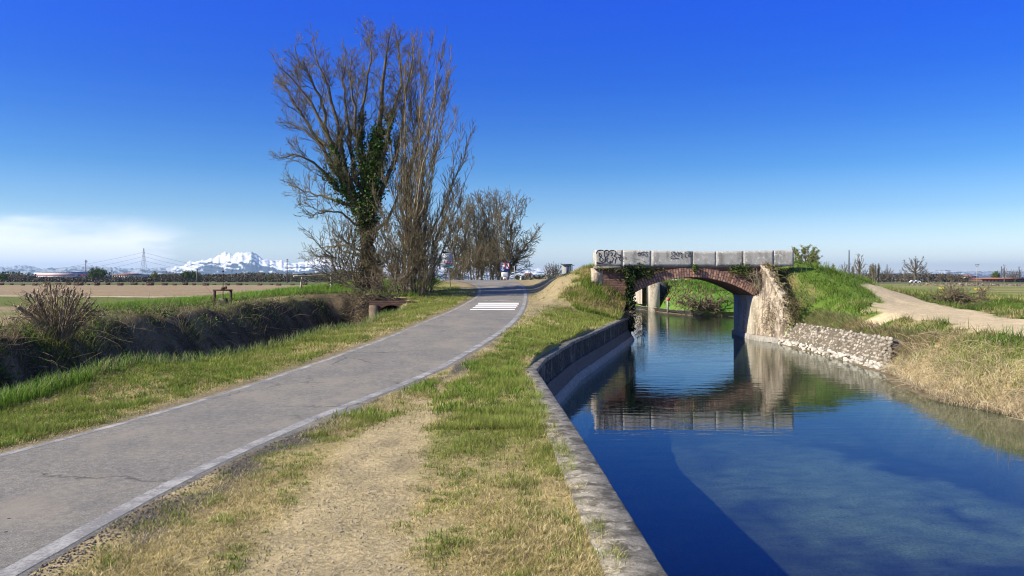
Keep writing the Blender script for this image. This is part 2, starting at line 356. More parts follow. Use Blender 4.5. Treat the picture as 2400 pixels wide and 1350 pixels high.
def xbank(Y): return I(Y, [-12, 5, 14, 15.8, 16.9, 17.6, 19.8, 23.5, 27, 31, 33.9, 36, 39, 45, 52, 57, 59, 60, 65, 76, 100, 140],
                       [10.6, 10.4, 10.0, 10.0, 9.75, 9.5, 9.85, 10.9, 11.1, 11.25, 11.3, 11.0, 11.4, 15, 17.4, 17.2, 16.4, 13.6, 12.5, 11.3, 3, -18])
def xnear(Y): return I(Y, [-12, 4, 11, 16.4, 19.4, 25, 32, 40, 60], [-7.4, -7.2, -7.0, -6.3, -5.4, -4.75, -4.5, -4.9, -6])
def xridge(Y): return I(Y, [-12, 5, 13, 20, 25, 30, 40, 60], [-8.9, -8.7, -8.9, -10.3, -10.0, -9.7, -9.2, -9.5])
WATER = -1.0
cps = [(-8.8, 4, .7), (-9.0, 13, .72), (-10.3, 20, .75), (-10.0, 25, .75), (-9.7, 30, .8), (-9.2, 38, 1.0), (-12, 42, 1.0), (-8, 45, 1.35), (-15, 50, .75), (-6, 50, 1.5),
       (-13, 12, .35), (-13.5, 20, .3), (-14, 30, .3), (-16, 38, .4), (-22, 60, .3), (-25, 10, .2), (-25, 30, .2), (-40, 60, .2), (-60, 20, .2), (-60, 100, .2), (-30, 100, .2), (-14, 80, .3),
       (-7.3, 4, -.05), (-7, 11, 0), (-6.3, 16.4, 0), (-5.4, 19.4, .14), (-4.75, 25, .16), (-4.5, 32, .30), (-5, 40, .85), (-4, 46, 1.25), (-5, 60, 1.4),
       (1, -8, 0), (.9, 0, 0), (.8, 5, 0), (.6, 10, 0), (.4, 14.5, 0), (1.4, 21.5, 0), (3.0, 28, 0), (4.9, 34.6, .02), (-.8, 10, 0), (-.8, 16, .08), (0, 22, .12), (1.2, 28, .18),
       (3.93, 37, 2.2), (4.7, 37, 1.75), (5.0, 36.3, 1.0), (3.1, 39, 2.0), (2.1, 40, 1.75), (2.2, 35, 1.0), (3.7, 34.8, .85), (.95, 35, .84), (1.65, 31, .34), (4.2, 33.4, .12), (4.3, 34.6, .5),
       (0, 55, 1.66), (3, 45, 2.05), (6, 42, 2.35), (5, 39.5, 2.3), (-2, 70, 1.1), (3, 60, 1.5), (0, 80, .9), (-10, 80, .5), (0, 110, .3),
       (12.2, 36.8, 2.3), (13.2, 37, 2.42), (13.5, 40, 2.4), (15.5, 40, 2.0), (17.4, 40, 1.6), (12.6, 34, .85), (13, 31, .75), (14.4, 35, 1.55), (16.5, 33, .55), (21, 45, 1.0), (24, 45, .8), (20, 37, .45),
       (12.5, 19.5, .3), (12.6, 12, .25), (12.6, 0, .2), (13.5, 25, .35), (14.7, 28, .4), (18, 22, .3), (18, 28, .25), (30, 20, .3), (30, 35, .45), (30, 60, .5), (60, 20, .3), (60, 80, .4), (22, 34, .35),
       (15.4, 66, 1.3), (17.6, 62, .6), (22, 58, .9), (24, 90, 1.0), (12.8, 80, 1.3), (12, 90, 1.0), (18, 50, 1.6), (8, 110, .4), (40, 110, .3)]
for Y in (-8, -2, 4, 9, 12, 15, 18, 22, 26, 30, 34, 37, 40, 43, 46, 50, 55, 60, 66):
    for x in (xl(Y), xr(Y)): cps.append((float(x), Y, float(road_z(Y))))
for X in (-150, -75, 0, 75, 150):
    for Y in (-40, 180, 260): cps.append((X, Y, .2))
for X in (-150, 150):
    for Y in (0, 50, 100): cps.append((X, Y, .2))
cps = np.array(cps)
def _U(r2): return np.where(r2 > 0, r2 * np.log(np.maximum(r2, 1e-12)), 0) * .5
_c = cps[:, :2] / 20.0; _n = len(_c)
_K = _U(((_c[:, None] - _c[None]) ** 2).sum(-1)) + np.eye(_n) * 2e-3
_Pm = np.hstack([np.ones((_n, 1)), _c]); _A = np.block([[_K, _Pm], [_Pm.T, np.zeros((3, 3))]])
_w = np.linalg.solve(_A, np.concatenate([cps[:, 2], np.zeros(3)]))
def macro(X, Y):
    X = np.asarray(X, float); Y = np.asarray(Y, float); sh = np.broadcast(X, Y).shape
    x = np.broadcast_to(X, sh).ravel() / 20; y = np.broadcast_to(Y, sh).ravel() / 20; z = np.empty(len(x))
    for i in range(0, len(x), 40000):
        s = slice(i, i + 40000)
        z[s] = _U((x[s, None] - _c[None, :, 0]) ** 2 + (y[s, None] - _c[None, :, 1]) ** 2) @ _w[:_n] + _w[_n] + _w[_n + 1] * x[s] + _w[_n + 2] * y[s]
    z = z.reshape(sh)
    d = np.maximum(xl(Y) - X, X - xr(Y)); wr = ss(1.6, .15, d) * ss(78, 66, Y); z = z * (1 - wr) + road_z(Y) * wr
    f = ss(90, 170, np.maximum(np.abs(X) * 1.2, Y)); return z * (1 - f) + .2 * f
def micro(X, Y):                       # lumps of the ground, none under the road
    xa = xl(Y); xb_ = xr(Y); d = np.maximum(xa - X, X - xb_); k = ss(.15, 1.2, d) * (1 - ss(80, 140, Y))
    return -.035 * ss(.02, .16, -d) * (Y < 72) + k * ((fbm(X * 1.3, Y * 1.3, 3) - .5) * .12 + (fbm(X * 5, Y * 5, 9) - .5) * .045)
def bankprof(t): return 1 - (1 - t) ** 1.6
def ground(X, Y):
    """height of the finished ground"""
    X = np.asarray(X, float); Y = np.asarray(Y, float)
    z = macro(X, Y) + micro(X, Y)
    # ditch
    a = xridge(Y); b = xnear(Y); t = (X - a) / (b - a); dd = 1.9 * (1 - ss(36.8, 38.2, Y))
    prof = np.where((t > 0) & (t < 1), np.minimum(ss(0, .42, t), ss(1.0, .72, t)), 0)
    lump = (fbm(X * 2.2, Y * 2.2, 41) - .5) * .5; z = z + np.exp(-((t + .02) / .12) ** 2) * (fbm(X * 1.1, Y * 1.1, 43) - .5) * .45 * (Y < 38)
    z = z - prof * dd + np.where((t > -.1) & (t < .7), lump * prof, 0)
    # canal
    w = xwall(Y); k = xbank(Y); tt = (X - k) / np.where(Y > 55, 2.2, np.where(Y > 33.5, 1.6, 2.4))
    inside = (X > w - .17) & (X < k)
    bed = -2.1 + (fbm(X * .7, Y * .7, 8) - .5) * .3
    shore = ss(1.1, 0, k - X) * 1.2
    z = np.where(inside, bed + shore * np.clip(1, 0, 1), z)
    rb = (X >= k) & (tt < 1)
    z = np.where(rb, (WATER + .05) * (1 - bankprof(np.clip(tt, 0, 1))) + z * bankprof(np.clip(tt, 0, 1)), z)
    return z
# ------------------------------------------------------------------ colour of the land (surface colours, plus shade painted on the canal bed)
C_dry = np.array((.42, .33, .16)); C_green = np.array((.17, .20, .038)); C_olive = np.array((.26, .235, .07)); C_dirt = np.array((.42, .335, .185))
C_soil = np.array((.29, .215, .125)); C_sand = np.array((.62, .49, .30)); C_dark = np.array((.045, .035, .022)); C_lush = np.array((.09, .17, .022))
def greenness(X, Y):
    """0 dry .. 1 green, on the verges"""
    g = fbm(X * .55, Y * .35, 21) * .45 + fbm(X * 2.3, Y * 1.7, 22) * .6 + (fbm(X * 7, Y * 5, 23) - .5) * .25 - .13
    right = X > xr(Y)
    xm = (X - xr(Y)) / np.maximum(xwall(Y) - xr(Y), .5)
    g = g + np.where(right, -.01 + .17 * np.exp(-((xm - .68) / .24) ** 2) * ss(4.5, 10, Y) + .14 * ss(26, 34, Y) * (X > 1), 0)
    g = g - np.where(right & (Y < 13), .05 * ss(9, 4, Y), 0)
    left = (X < xl(Y)) & (X > xnear(Y)); tl = (X - xnear(Y)) / np.maximum(xl(Y) - xnear(Y), .5)
    g = g + np.where(left, .12 * (1 - tl) - .10 * ss(.75, 1.0, tl) + .1, 0)
    return g
def bareness(X, Y):
    """1 where the verge is worn to dirt"""
    right = (X > xr(Y)) & (X < xwall(Y)); xm = (X - xr(Y)) / np.maximum(xwall(Y) - xr(Y), .5)
    n = fbm(X * 1.1, Y * .8, 31)
    c = I(Y, [0, 6, 10, 14, 20, 30, 40], [.46, .47, .37, .22, .12, .12, .2]); wd = I(Y, [0, 6, 9, 13, 20, 30, 40, 50], [.15, .15, .12, .09, .09, .12, .3, .6])
    b = np.exp(-((xm - c) / wd) ** 2) * I(Y, [8, 11, 16, 20, 26], [1.05, .62, .55, .8, .9]) + (n - .5) * 1.3 + (fbm(X * 4, Y * 3, 33) - .5) * .5
    b = np.where(right, b * ss(.98, .85, xm), 0)
    edge = np.exp(-(np.minimum(np.abs(X - xr(Y)), np.abs(X - xl(Y))) / .30) ** 2)
    b = np.maximum(b, np.where((X > xr(Y)) | (X < xl(Y)), edge * (.55 + n), 0))
    crest = ss(40, 47, Y) * (X > xl(Y) - 1) * (X < 4.5) * (Y < 70); b = np.maximum(b, crest * 1.1)
    track = np.exp(-((X - I(Y, [30, 38, 42, 46], [1.0, 2.2, 3.6, 6])) / 1.0) ** 2) * ss(28, 33, Y) * (Y < 60); b = np.maximum(b, np.where(X > xr(Y), track * .95 + (n - .5) * 1.1 + (fbm(X * 3, Y * 3, 34) - .5) * .8, 0) * ss(28, 33, Y) * (Y < 60))
    return np.clip(b, 0, 1)
def sandness(X, Y):
    n = fbm(X * .5, Y * .5, 55)
    xc = I(Y, [14, 20, 26, 35, 42], [15.2, 15.1, 15.7, 17.3, 19.0]); w = I(Y, [14, 20, 28, 34, 37.5, 40], [2.5, 2.6, 2.8, 2.3, 1.2, .2])
    s = 1.15 * np.exp(-np.abs((X - xc) / w) ** 3) + (n - .5) * 1.5 + (fbm(X * 1.5, Y * 1.5, 57) - .5) * .7
    return np.clip(s * (Y < 47), 0, 1) * (X > 12.4)
def land_col(X, Y):
    n = fbm(X * 1.7, Y * 1.7, 61); n2 = fbm(X * .25, Y * .25, 62)
    c = mixc(C_dry, C_green, ss(.22, .72, greenness(X, Y)))
    c = mixc(c, C_dry * .7 + C_olive * .3, .25 * np.ones_like(X))
    c = mixc(c, mixc(C_dirt, C_dirt * .72, ss(26, 40, Y)), ss(.35, .75, bareness(X, Y)))
    # crumbled asphalt beside the edge of the road
    cr = 1.25 * np.exp(-((X - xr(Y) - .30) / .24) ** 2) * ss(26, 10, Y) * ss(.34, .55, fbm(X * 2.2, Y * 1.0, 77)) + np.exp(-((xl(Y) - X - .16) / .13) ** 2) * .6
    c = mixc(c, (.105, .092, .078), np.clip(cr * 1.1, 0, 1))
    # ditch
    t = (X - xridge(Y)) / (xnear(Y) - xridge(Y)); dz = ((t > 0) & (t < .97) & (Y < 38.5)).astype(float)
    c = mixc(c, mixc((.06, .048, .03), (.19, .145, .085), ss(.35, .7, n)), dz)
    ridge = ((t <= 0) & (t > -.35) & (Y < 40)).astype(float); c = mixc(c, mixc((.17, .13, .07), (.12, .15, .04), ss(.4, .6, n)), ridge)
    # left fields
    lf = ((X < xridge(Y) - .9) | ((X < xl(Y) - 4) & (Y > 40))).astype(float)
    fld = mixc(C_soil * .82, C_soil * 1.22, np.clip(.5 * n + 1.6 * (fbm(X * .5, Y * 1.6, 71) - .25), 0, 1))
    Yn = Y + (n2 - .5) * 3
    gb = ss(46, 48, Yn) * ss(73, 71, Yn); fld = mixc(fld, mixc((.17, .17, .04), (.10, .15, .03), n), gb)
    fld = mixc(fld, (.50, .42, .30), ss(71.5, 72.5, Yn) * ss(76, 75, Yn))
    fld = mixc(fld, (.085, .13, .022), ss(215, 218, Yn) * ss(262, 258, Yn)); fld = mixc(fld, (.18, .17, .10), ss(258, 264, Yn))
    lush = ss(36, 39, Y - .25 * (X + 12)) * ss(58, 50, Y) * ss(-27, -20, X); fld = mixc(fld, mixc(C_lush, (.12, .2, .03), n), lush)
    c = mixc(c, fld, lf)
    # right bank
    rb = (X > xbank(Y)).astype(float)
    gr = ss(.40, .62, fbm(X * .5, Y * .5, 66) * .6 + n * .45 + .10 * ss(26, 33, Y) * (X < 18) - .06 * ss(40, 60, Y))
    r = mixc(mixc((.33, .26, .12), (.20, .19, .05), n2), (C_lush * .9 + C_green * .3) * .9, gr)
    r = mixc(r, (.16, .12, .07), .9 * np.exp(-(((X - 21) / 2.2) ** 2 + ((Y - 38) / 2.5) ** 2)) + 0 * X)
    r = mixc(r, C_sand, ss(.35, .6, sandness(X, Y)))
    r = mixc(r, C_dry * 1.05, ss(2.2, 0.6, X - xbank(Y)) * (Y < 22))
    far = ss(45, 60, Y); r = mixc(r, mixc((.30, .26, .10), (.15, .19, .05), ss(.4, .6, fbm(X * .15, Y * .4, 81))), far)
    r = mixc(r, (.075, .19, .02), ((Y > 56) & (Y < 84) & (X < 26)) * ss(.25, .5, n) * .9)
    c = mixc(c, r, rb)
    cn = ((X > xwall(Y) - .15) & (X < xbank(Y) + .12)).astype(float)
    p = ss(.40, .60, fbm(X * .5 + 3, Y * .3, 91) + .35 * (fbm(X * 2.2, Y * 2.2, 92) - .5)) * ss(2.4, 5.6, X - xwall(Y) + .10 * (Y - 7)) * ss(22, 14, Y) * ss(1.0, 2.2, xbank(Y) - X); bed = mixc(mixc((.05, .045, .035), (.15, .12, .075), ss(.9, .2, xbank(Y) - X)), (.18, .165, .095), p) * (.6 + .8 * fbm(X * 5, Y * 5, 95))[..., None]  # bed painted darker near the wall, softening the edge of its cast shadow
    return mixc(c, bed, cn)
# structured sheet that follows the edges
Ys = [-8.0]
while Ys[-1] < 260: Ys.append(Ys[-1] + max(.11, .0075 * max(Ys[-1], 0)))
Ys = np.array(Ys); Ys[-1] = 260
def breaks(Y):
    w = xwall(Y); k = xbank(Y)
    return [-150 + 0 * Y, -40 + 0 * Y, -16 + 0 * Y, xridge(Y) - .9, xridge(Y), .5 * xridge(Y) + .5 * xnear(Y), xnear(Y), xl(Y), xr(Y), w - .34, w - .18, w - .16, k, k + 2.4, k + 5, 26 + 0 * Y, 50 + 0 * Y, 150 + 0 * Y]
NC = [30, 30, 26, 8, 18, 18, 22, 14, 44, 2, 1, 34, 20, 16, 26, 22, 22]
def ordered(b):                         # keep the breaks in rising order far away where the curves cross
    b = np.array(b); 
    for i in range(1, len(b)): b[i] = np.maximum(b[i], b[i - 1] + .02)
    return b
Bk = ordered(breaks(Ys)); cols = []
for i, n in enumerate(NC):
    for j in range(n): cols.append(Bk[i] + (Bk[i + 1] - Bk[i]) * j / n)
cols.append(Bk[-1]); GX = np.array(cols).T; GY = np.repeat(Ys[:, None], GX.shape[1], 1)
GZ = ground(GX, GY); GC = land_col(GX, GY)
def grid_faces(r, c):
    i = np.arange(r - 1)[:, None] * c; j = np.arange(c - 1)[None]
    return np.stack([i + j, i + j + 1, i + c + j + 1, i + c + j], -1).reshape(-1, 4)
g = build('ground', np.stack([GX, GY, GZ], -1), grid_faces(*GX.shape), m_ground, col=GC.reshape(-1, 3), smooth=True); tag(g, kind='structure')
# the plain beyond, to the horizon
mb = MB()
def flat(x0, x1, y0, y1, nx, ny, logy=False):
    xs = np.linspace(x0, x1, nx); ys = np.geomspace(y0, y1, ny) if logy else np.linspace(y0, y1, ny)
    X, Y = np.meshgrid(xs, ys); n = fbm(X * .01, Y * .004, 5)
    c = mixc((.17, .14, .075), (.11, .13, .04), ss(.4, .6, n))
    c = mixc(c, (.09, .14, .025), ss(262, 258, Y) * (X < 0) * ss(215, 218, Y))
    mb.add(np.stack([X, Y, 0 * X + .19], -1).reshape(-1, 3), grid_faces(len(ys), len(xs)), c=c.reshape(-1, 3))
flat(-13000, 13000, 260, 13500, 160, 120, True); flat(-13000, -150, -400, 260, 40, 60); flat(150, 13000, -400, 260, 40, 60); flat(-150, 150, -400, -8, 10, 10)
tag(mb.build('plain', m_far), kind='structure')
# road, lines, crossing
def strip(name, fa, fb, mat, lift, y0=-8, y1=70, nc=8):
    ys = Ys[(Ys >= y0) & (Ys <= y1)]; a = fa(ys); b = fb(ys); t = np.linspace(0, 1, nc)
    X = a[:, None] + (b - a)[:, None] * t; Y = np.repeat(ys[:, None], nc, 1)
    Zs = macro(X, Y) + lift
    if name == 'road': Zs[:, 0] -= .05; Zs[:, -1] -= .05
    return tag(build(name, np.stack([X, Y, Zs], -1), grid_faces(len(ys), nc), mat, smooth=True), kind='structure')
nzr = lambda Y, s, a: (fbm(Y * .8, Y * 0 + s, 5) - .5) * a * ss(40, 8, Y) + (fbm(Y * 4, Y * 0 + s, 6) - .5) * a * .25 * ss(20, 6, Y)
strip('road', lambda Y: xl(Y) - .13 + nzr(Y, 1.5, .22), lambda Y: xr(Y) + .20 + nzr(Y, 7.5, .22) , m_asph, .006, nc=24)
strip('road_edge_line', lambda Y: xl(Y), lambda Y: xl(Y) + .10, m_line, .0085, y1=46, nc=3)
strip('road_edge_line', lambda Y: xr(Y) - .13, lambda Y: xr(Y) + .02, m_line, .0085, y1=46, nc=3)
for (r0, r1, xa, xb2) in ((710.3, 714.6, 1119, 1216), (716.0, 719.0, 1113, 1213), (720.3, 722.6, 1107, 1210), (724.8, 727.0, 1101, 1207)):
    (_, ya) = solve(1160, r1); (_, yb) = solve(1160, r0); x0, x1 = px(xa, ya), px(xb2, ya)
    xs = np.linspace(x0, x1, 16); X, Y = np.meshgrid(xs, np.linspace(ya, yb, 5))
    tag(build('crossing_stripe', np.stack([X, Y, macro(X, Y) + .0105], -1), grid_faces(5, 16), m_zebra), kind='structure')
(_, ya) = solve(1160, 706.3); mb = MB(); rs = np.random.RandomState(3)
for q in np.linspace(px(1135, ya), px(1216, ya), 34):
    if rs.rand() < .75: X, Y = np.meshgrid([q, q + .03], [ya, ya + .5]); mb.add(np.stack([X, Y, macro(X, Y) + .0105], -1).reshape(-1, 3), [(0, 1, 3, 2)])
tag(mb.build('rumble_strip', m_line), kind='structure')
# water
ys = np.linspace(-8, 139, 200); X = np.stack([xwall(ys) - .2, xbank(ys) + .8], 1); Y = np.repeat(ys[:, None], 2, 1)
tag(build('water', np.stack([X, Y, X * 0 + WATER], -1), grid_faces(len(ys), 2), m_water), kind='structure')   # faces point up
# ------------------------------------------------------------------ tubes in bulk, branches
def tubes(branches, col=None):
    """branches: list of (pts, radii, sides, colour) -> V, Q, C"""
    groups = {}
    for b in branches: groups.setdefault((len(b[0]), b[2]), []).append(b)
    V = []; Q = []; C = []; n0 = 0
    for (k, n), bs in groups.items():
        p = np.array([b[0] for b in bs], float); r = np.array([b[1] for b in bs], float)
        t = np.gradient(p, axis=1); t /= (np.linalg.norm(t, axis=2, keepdims=True) + 1e-9)
        ref = np.where((np.abs(t.mean(1)[:, 2:3]) > .8), np.array([[1., 0, 0]]), np.array([[0, 0, 1.]]))[:, None, :]
        u = np.cross(t, ref); u /= (np.linalg.norm(u, axis=2, keepdims=True) + 1e-9); w = np.cross(t, u)
        a = np.arange(n) * 2 * math.pi / n
        v = p[:, :, None] + r[:, :, None, None] * (np.cos(a)[None, None, :, None] * u[:, :, None] + np.sin(a)[None, None, :, None] * w[:, :, None])
        m = len(bs); i = (np.arange(m) * k * n)[:, None, None] + (np.arange(k - 1) * n)[None, :, None]; j = np.arange(n)[None, None]; j2 = (j + 1) % n
        q = np.stack([i + j, i + j2, i + n + j2, i + n + j], -1).reshape(-1, 4) + n0
        V.append(v.reshape(-1, 3)); Q.append(q); C.append(np.repeat(np.array([b[3] for b in bs], float), k * n, 0)); n0 += m * k * n
    return np.vstack(V), np.vstack(Q), np.vstack(C)
def walk(rs, p, d, ln, n, wig, up):
    pts = [np.array(p, float)]; d = np.array(d, float); d /= np.linalg.norm(d)
    for i in range(n):
        d = d + rs.normal(0, wig, 3) + np.array((0, 0, up)); d /= np.linalg.norm(d); pts.append(pts[-1] + d * ln / n)
    return np.array(pts)
def resample(pts, n, rs=None, wig=0):
    pts = np.asarray(pts, float); s = np.concatenate([[0], np.cumsum(np.linalg.norm(np.diff(pts, axis=0), axis=1))]); t = np.linspace(0, s[-1], n)
    o = np.stack([np.interp(t, s, pts[:, i]) for i in range(3)], 1)
    for _ in range(2): o[1:-1] = .25 * o[:-2] + .5 * o[1:-1] + .25 * o[2:]
    if rs is not None: o[1:-1] += rs.normal(0, wig, (n - 2, 3))
    return o
def grow(out, rs, pts, rad, lvl, prm):
    """children of one branch; prm per level: (children per metre, length lo, hi, angle, up, wiggle, start fraction)"""
    if lvl >= len(prm['L']): return
    den, l0, l1, ang, up, wig, t0 = prm['L'][lvl]
    seg = np.diff(pts, axis=0); L_ = np.linalg.norm(seg, axis=1).sum(); n = int(L_ * (1 - t0) * den + rs.rand())
    for _ in range(n):
        t = t0 + (1 - t0) * rs.rand() ** .9; f = t * (len(pts) - 1); i = min(int(f), len(pts) - 2); q = pts[i] + seg[i] * (f - i)
        d = seg[i] / (np.linalg.norm(seg[i]) + 1e-9); a = ang * (.6 + .8 * rs.rand()); az_ = rs.rand() * 6.283
        r = np.cross(d, (0.31, .7, .2)); r /= np.linalg.norm(r) + 1e-9; s = np.cross(d, r); side = math.cos(az_) * r + math.sin(az_) * s
        d2 = d * math.cos(a) + side * math.sin(a); ln = (l0 + (l1 - l0) * rs.rand()) * (1.2 - .82 * t)
        r0 = min(np.interp(f, range(len(rad)), rad) * .62, ln * prm.get('rf', .014)); r0 = max(r0, prm['rmin'] * 1.15)
        k = prm['seg'][lvl]; c = walk(rs, q, d2, ln, k, wig, up); rr = np.linspace(r0, prm['rmin'], k + 1)
        out.append((c, rr, 4 if r0 > .03 else 3, prm['col'][min(lvl, len(prm['col']) - 1)] * (.8 + .4 * rs.rand()), lvl + 1))
        grow(out, rs, c, rr, lvl + 1, prm)
def leaves(rs, centres, size, cols, flat=0.0):
    n = len(centres); a = rs.normal(0, 1, (n, 3)); b = rs.normal(0, 1, (n, 3)); a /= np.linalg.norm(a, axis=1)[:, None]; b -= (a * b).sum(1)[:, None] * a; b /= np.linalg.norm(b, axis=1)[:, None]
    s = (size * (.6 + .8 * rs.rand(n)))[:, None]; c = np.asarray(centres)
    V = np.stack([c - a * s * .5 , c + b * s * .38, c + a * s * .6, c - b * s * .38], 1).reshape(-1, 3)
    Q = (np.arange(n) * 4)[:, None] + np.arange(4)[None]
    return V, Q, np.repeat(cols, 4, 0)
def sample_on(rs, brs, n, spread):
    L_ = np.array([np.linalg.norm(b[0][-1] - b[0][0]) for b in brs]); k = rs.choice(len(brs), n, p=L_ / L_.sum()); o = np.empty((n, 3))
    for i, q in enumerate(k): p = brs[q][0]; f = rs.rand() * (len(p) - 1); j = int(f); o[i] = p[j] + (p[j + 1] - p[j]) * (f - j)
    return o + rs.normal(0, spread, (n, 3))
BARK = np.array((.145, .12, .078)); PALE = np.array((.46, .40, .29)); TWIG = np.array((.145, .12, .07)); IVY = np.array((.042, .085, .016))
def finish_tree(root, out, main_lvl=1, extra=None, ivy=None, matb=None):
    a = [b[:4] for b in out if b[4] <= main_lvl]; c = [b[:4] for b in out if b[4] > main_lvl]
    V, Q, C = tubes(a); build('trunk', V, [Q], matb or m_bark, root, col=C, smooth=True)
    mb = MB()
    if c: V, Q, C = tubes(c); mb.add(V, Q, c=C)
    if extra is not None: mb.add(extra[0], extra[1], c=extra[2])
    if mb.n: mb.build('crown', m_bark if extra is None else m_leaf if not c else m_bark, root)
    if ivy is not None: build('ivy', ivy[0], [ivy[1]], m_leaf, root, col=ivy[2])

# ------------------------------------------------------------------ the big ivy-covered tree
rs = np.random.RandomState(11)
def Z(x, y, Y): return P(600 + x / 1.874, 40 + y / 1.874, Y)
base = Z(495, 1190, 41.5)
root = empty('ivy_tree', tuple(base), 'tall bare tree with dark ivy climbing its trunk and lower limbs', 'tree')
limbs = [([(495, 1190), (500, 1020), (490, 900), (500, 760), (530, 600), (548, 430), (560, 250), (590, 60)], .34, .03, 0),
         ([(490, 1000), (465, 860), (420, 790), (345, 610), (318, 510), (265, 400), (190, 290), (100, 215)], .22, .02, -1.2),
         ([(450, 850), (400, 700), (385, 590), (350, 430), (312, 290), (258, 170), (245, 95)], .17, .02, .8),
         ([(470, 820), (430, 680), (418, 560), (398, 440), (376, 280), (380, 160)], .15, .02, 1.8),
         ([(490, 760), (455, 640), (440, 520), (432, 400), (410, 300), (420, 170)], .14, .02, -1.0),
         ([(480, 880), (490, 680), (470, 560), (455, 420), (480, 300), (520, 190), (490, 70)], .15, .02, 1.2),
         ([(510, 800), (560, 600), (600, 430), (640, 300), (640, 180), (610, 60)], .16, .02, -.8),
         ([(520, 850), (590, 680), (640, 520), (655, 380), (680, 250), (690, 120)], .14, .02, 1.5),
         ([(430, 820), (350, 740), (280, 660), (200, 600), (100, 620)], .12, .02, -1.4),
         ([(400, 760), (310, 600), (240, 510), (160, 470), (85, 460)], .12, .02, .5),
         ([(440, 860), (370, 800), (290, 790), (200, 760), (150, 740)], .09, .02, .9),
         ([(345, 600), (270, 540), (190, 400), (120, 300), (80, 270)], .10, .02, 1.6),
         ([(318, 510), (300, 400), (240, 270), (180, 190), (170, 120)], .10, .02, -.7),
         ([(460, 930), (380, 860), (300, 850), (230, 880)], .07, .02, -1.5),
         ([(480, 1040), (400, 1000), (330, 1000), (280, 1070)], .06, .02, 1.0),
         ([(500, 980), (600, 850), (650, 700), (620, 560)], .10, .02, 2.0)]
out = []; main = []
for pts, r0, r1, dy in limbs:
    w = [Z(x, y, 41.5 + dy * (i / (len(pts) - 1)) ** 1.2) for i, (x, y) in enumerate(pts)]
    w = resample(w, 14, rs, .05); b = (w, np.linspace(r0, r1, 14), 7, BARK, 0); out.append(b); main.append(b)
prm = dict(L=[(4.6, .8, 2.4, .60, .12, .14, .24), (5.2, .4, 1.1, .6, .09, .16, .12), (5.5, .18, .55, .6, .06, .18, .1)], seg=[6, 4, 2], rmin=.0085, col=[BARK * 1.1, TWIG, TWIG * 1.1])
for b in list(main): grow(out, rs, b[0], b[1], 0, prm)
tw = [b for b in out if b[4] >= 2]
bc = sample_on(rs, tw, 12000, .05); bcol = np.array((.24, .25, .05)) * (.5 + .8 * rs.rand(12000, 1)); 
iv = []
for b, lo, hi, n, sp in ((main[0], 0, 8, 15000, .27), (main[1], 1, 7, 2600, .12), (main[2], 0, 6, 900, .08), (main[3], 0, 5, 700, .08), (main[4], 0, 6, 800, .12), (main[5], 0, 7, 1200, .16), (main[6], 0, 7, 1000, .14), (main[8], 0, 6, 700, .14), (main[9], 0, 5, 400, .12), (main[7], 0, 7, 500, .12), (main[10], 0, 5, 300, .12)):
    f = lo + (hi - lo) * rs.rand(n) ** 1.1; i = f.astype(int); p = b[0][i] + (b[0][i + 1] - b[0][i]) * (f - i)[:, None]
    cl_ = .35 + 1.0 * vnoise(p[:, 2] * 2.1, p[:, 0] * 2.1 + n, 5)
    iv.append(p + rs.normal(0, 1, (n, 3)) * sp * cl_[:, None] * (1.25 - .5 * (f - lo) / (hi - lo))[:, None])
iv = np.vstack(iv); ic = mixc(IVY * .7, IVY * 3.2, rs.rand(len(iv)) ** 1.6); low = rs.rand(len(iv)) < .15 + .75 * ss(7.0, 2.5, iv[:, 2]); ic[low] = np.array((.17, .14, .075)) * rs.uniform(.4, 1.3, (low.sum(), 1))
finish_tree(root, out, 1, leaves(rs, bc, .042, bcol), leaves(rs, iv, .125, ic))
# ------------------------------------------------------------------ the pale many-stemmed tree beside the road
root = empty('poplar', tuple(Z(700, 1225, 40.2)), 'tall bare tree with many pale upright stems beside the road', 'tree')
out = []; tops = [(690, 90), (722, 95), (760, 150), (775, 105), (828, 85), (858, 140), (850, 240), (846, 330), (876, 420), (962, 478), (925, 560), (955, 640), (885, 745), (880, 800), (655, 210), (640, 320), (620, 450), (590, 560), (705, 200), (740, 260), (800, 200), (560, 690), (520, 780), (900, 520), (790, 380), (670, 160)]
for i, (tx, ty) in enumerate(tops):
    bx = 700 + rs.uniform(-60, 52); k = 1.8 * rs.uniform(-1, 1); my = 1225 - (1225 - ty) * .45; mxx = bx + (tx - bx) * (.22 if ty < 450 else .45)
    y0 = 1225 + rs.uniform(-35, 10); w = [Z(bx, y0, 40.2 + k * .1), Z(bx + (mxx - bx) * .4, (y0 + my) / 2, 40.2 + k * .3), Z(mxx, my, 40.2 + k * .6), Z((mxx + tx) / 2 + (tx - mxx) * .02, (my + ty) / 2, 40.2 + k * .9), Z(tx, ty, 40.2 + k)]
    w = resample(w, 14, rs, .06); ln = (1225 - ty) / 1000; c = (BARK * 1.9 if i % 4 else PALE) * rs.uniform(.7, 1.15)
    out.append((w, np.linspace(.02 + .040 * ln, .009, 14), 6, c, 0))
prm2 = dict(L=[(6.0, .5, 1.9, .42, .16, .10, .16), (4.6, .25, .8, .5, .12, .14, .1)], seg=[5, 3], rmin=.0085, col=[TWIG * 1.3, TWIG])
for b in list(out): grow(out, rs, b[0], b[1], 0, prm2)
finish_tree(root, out, 0)
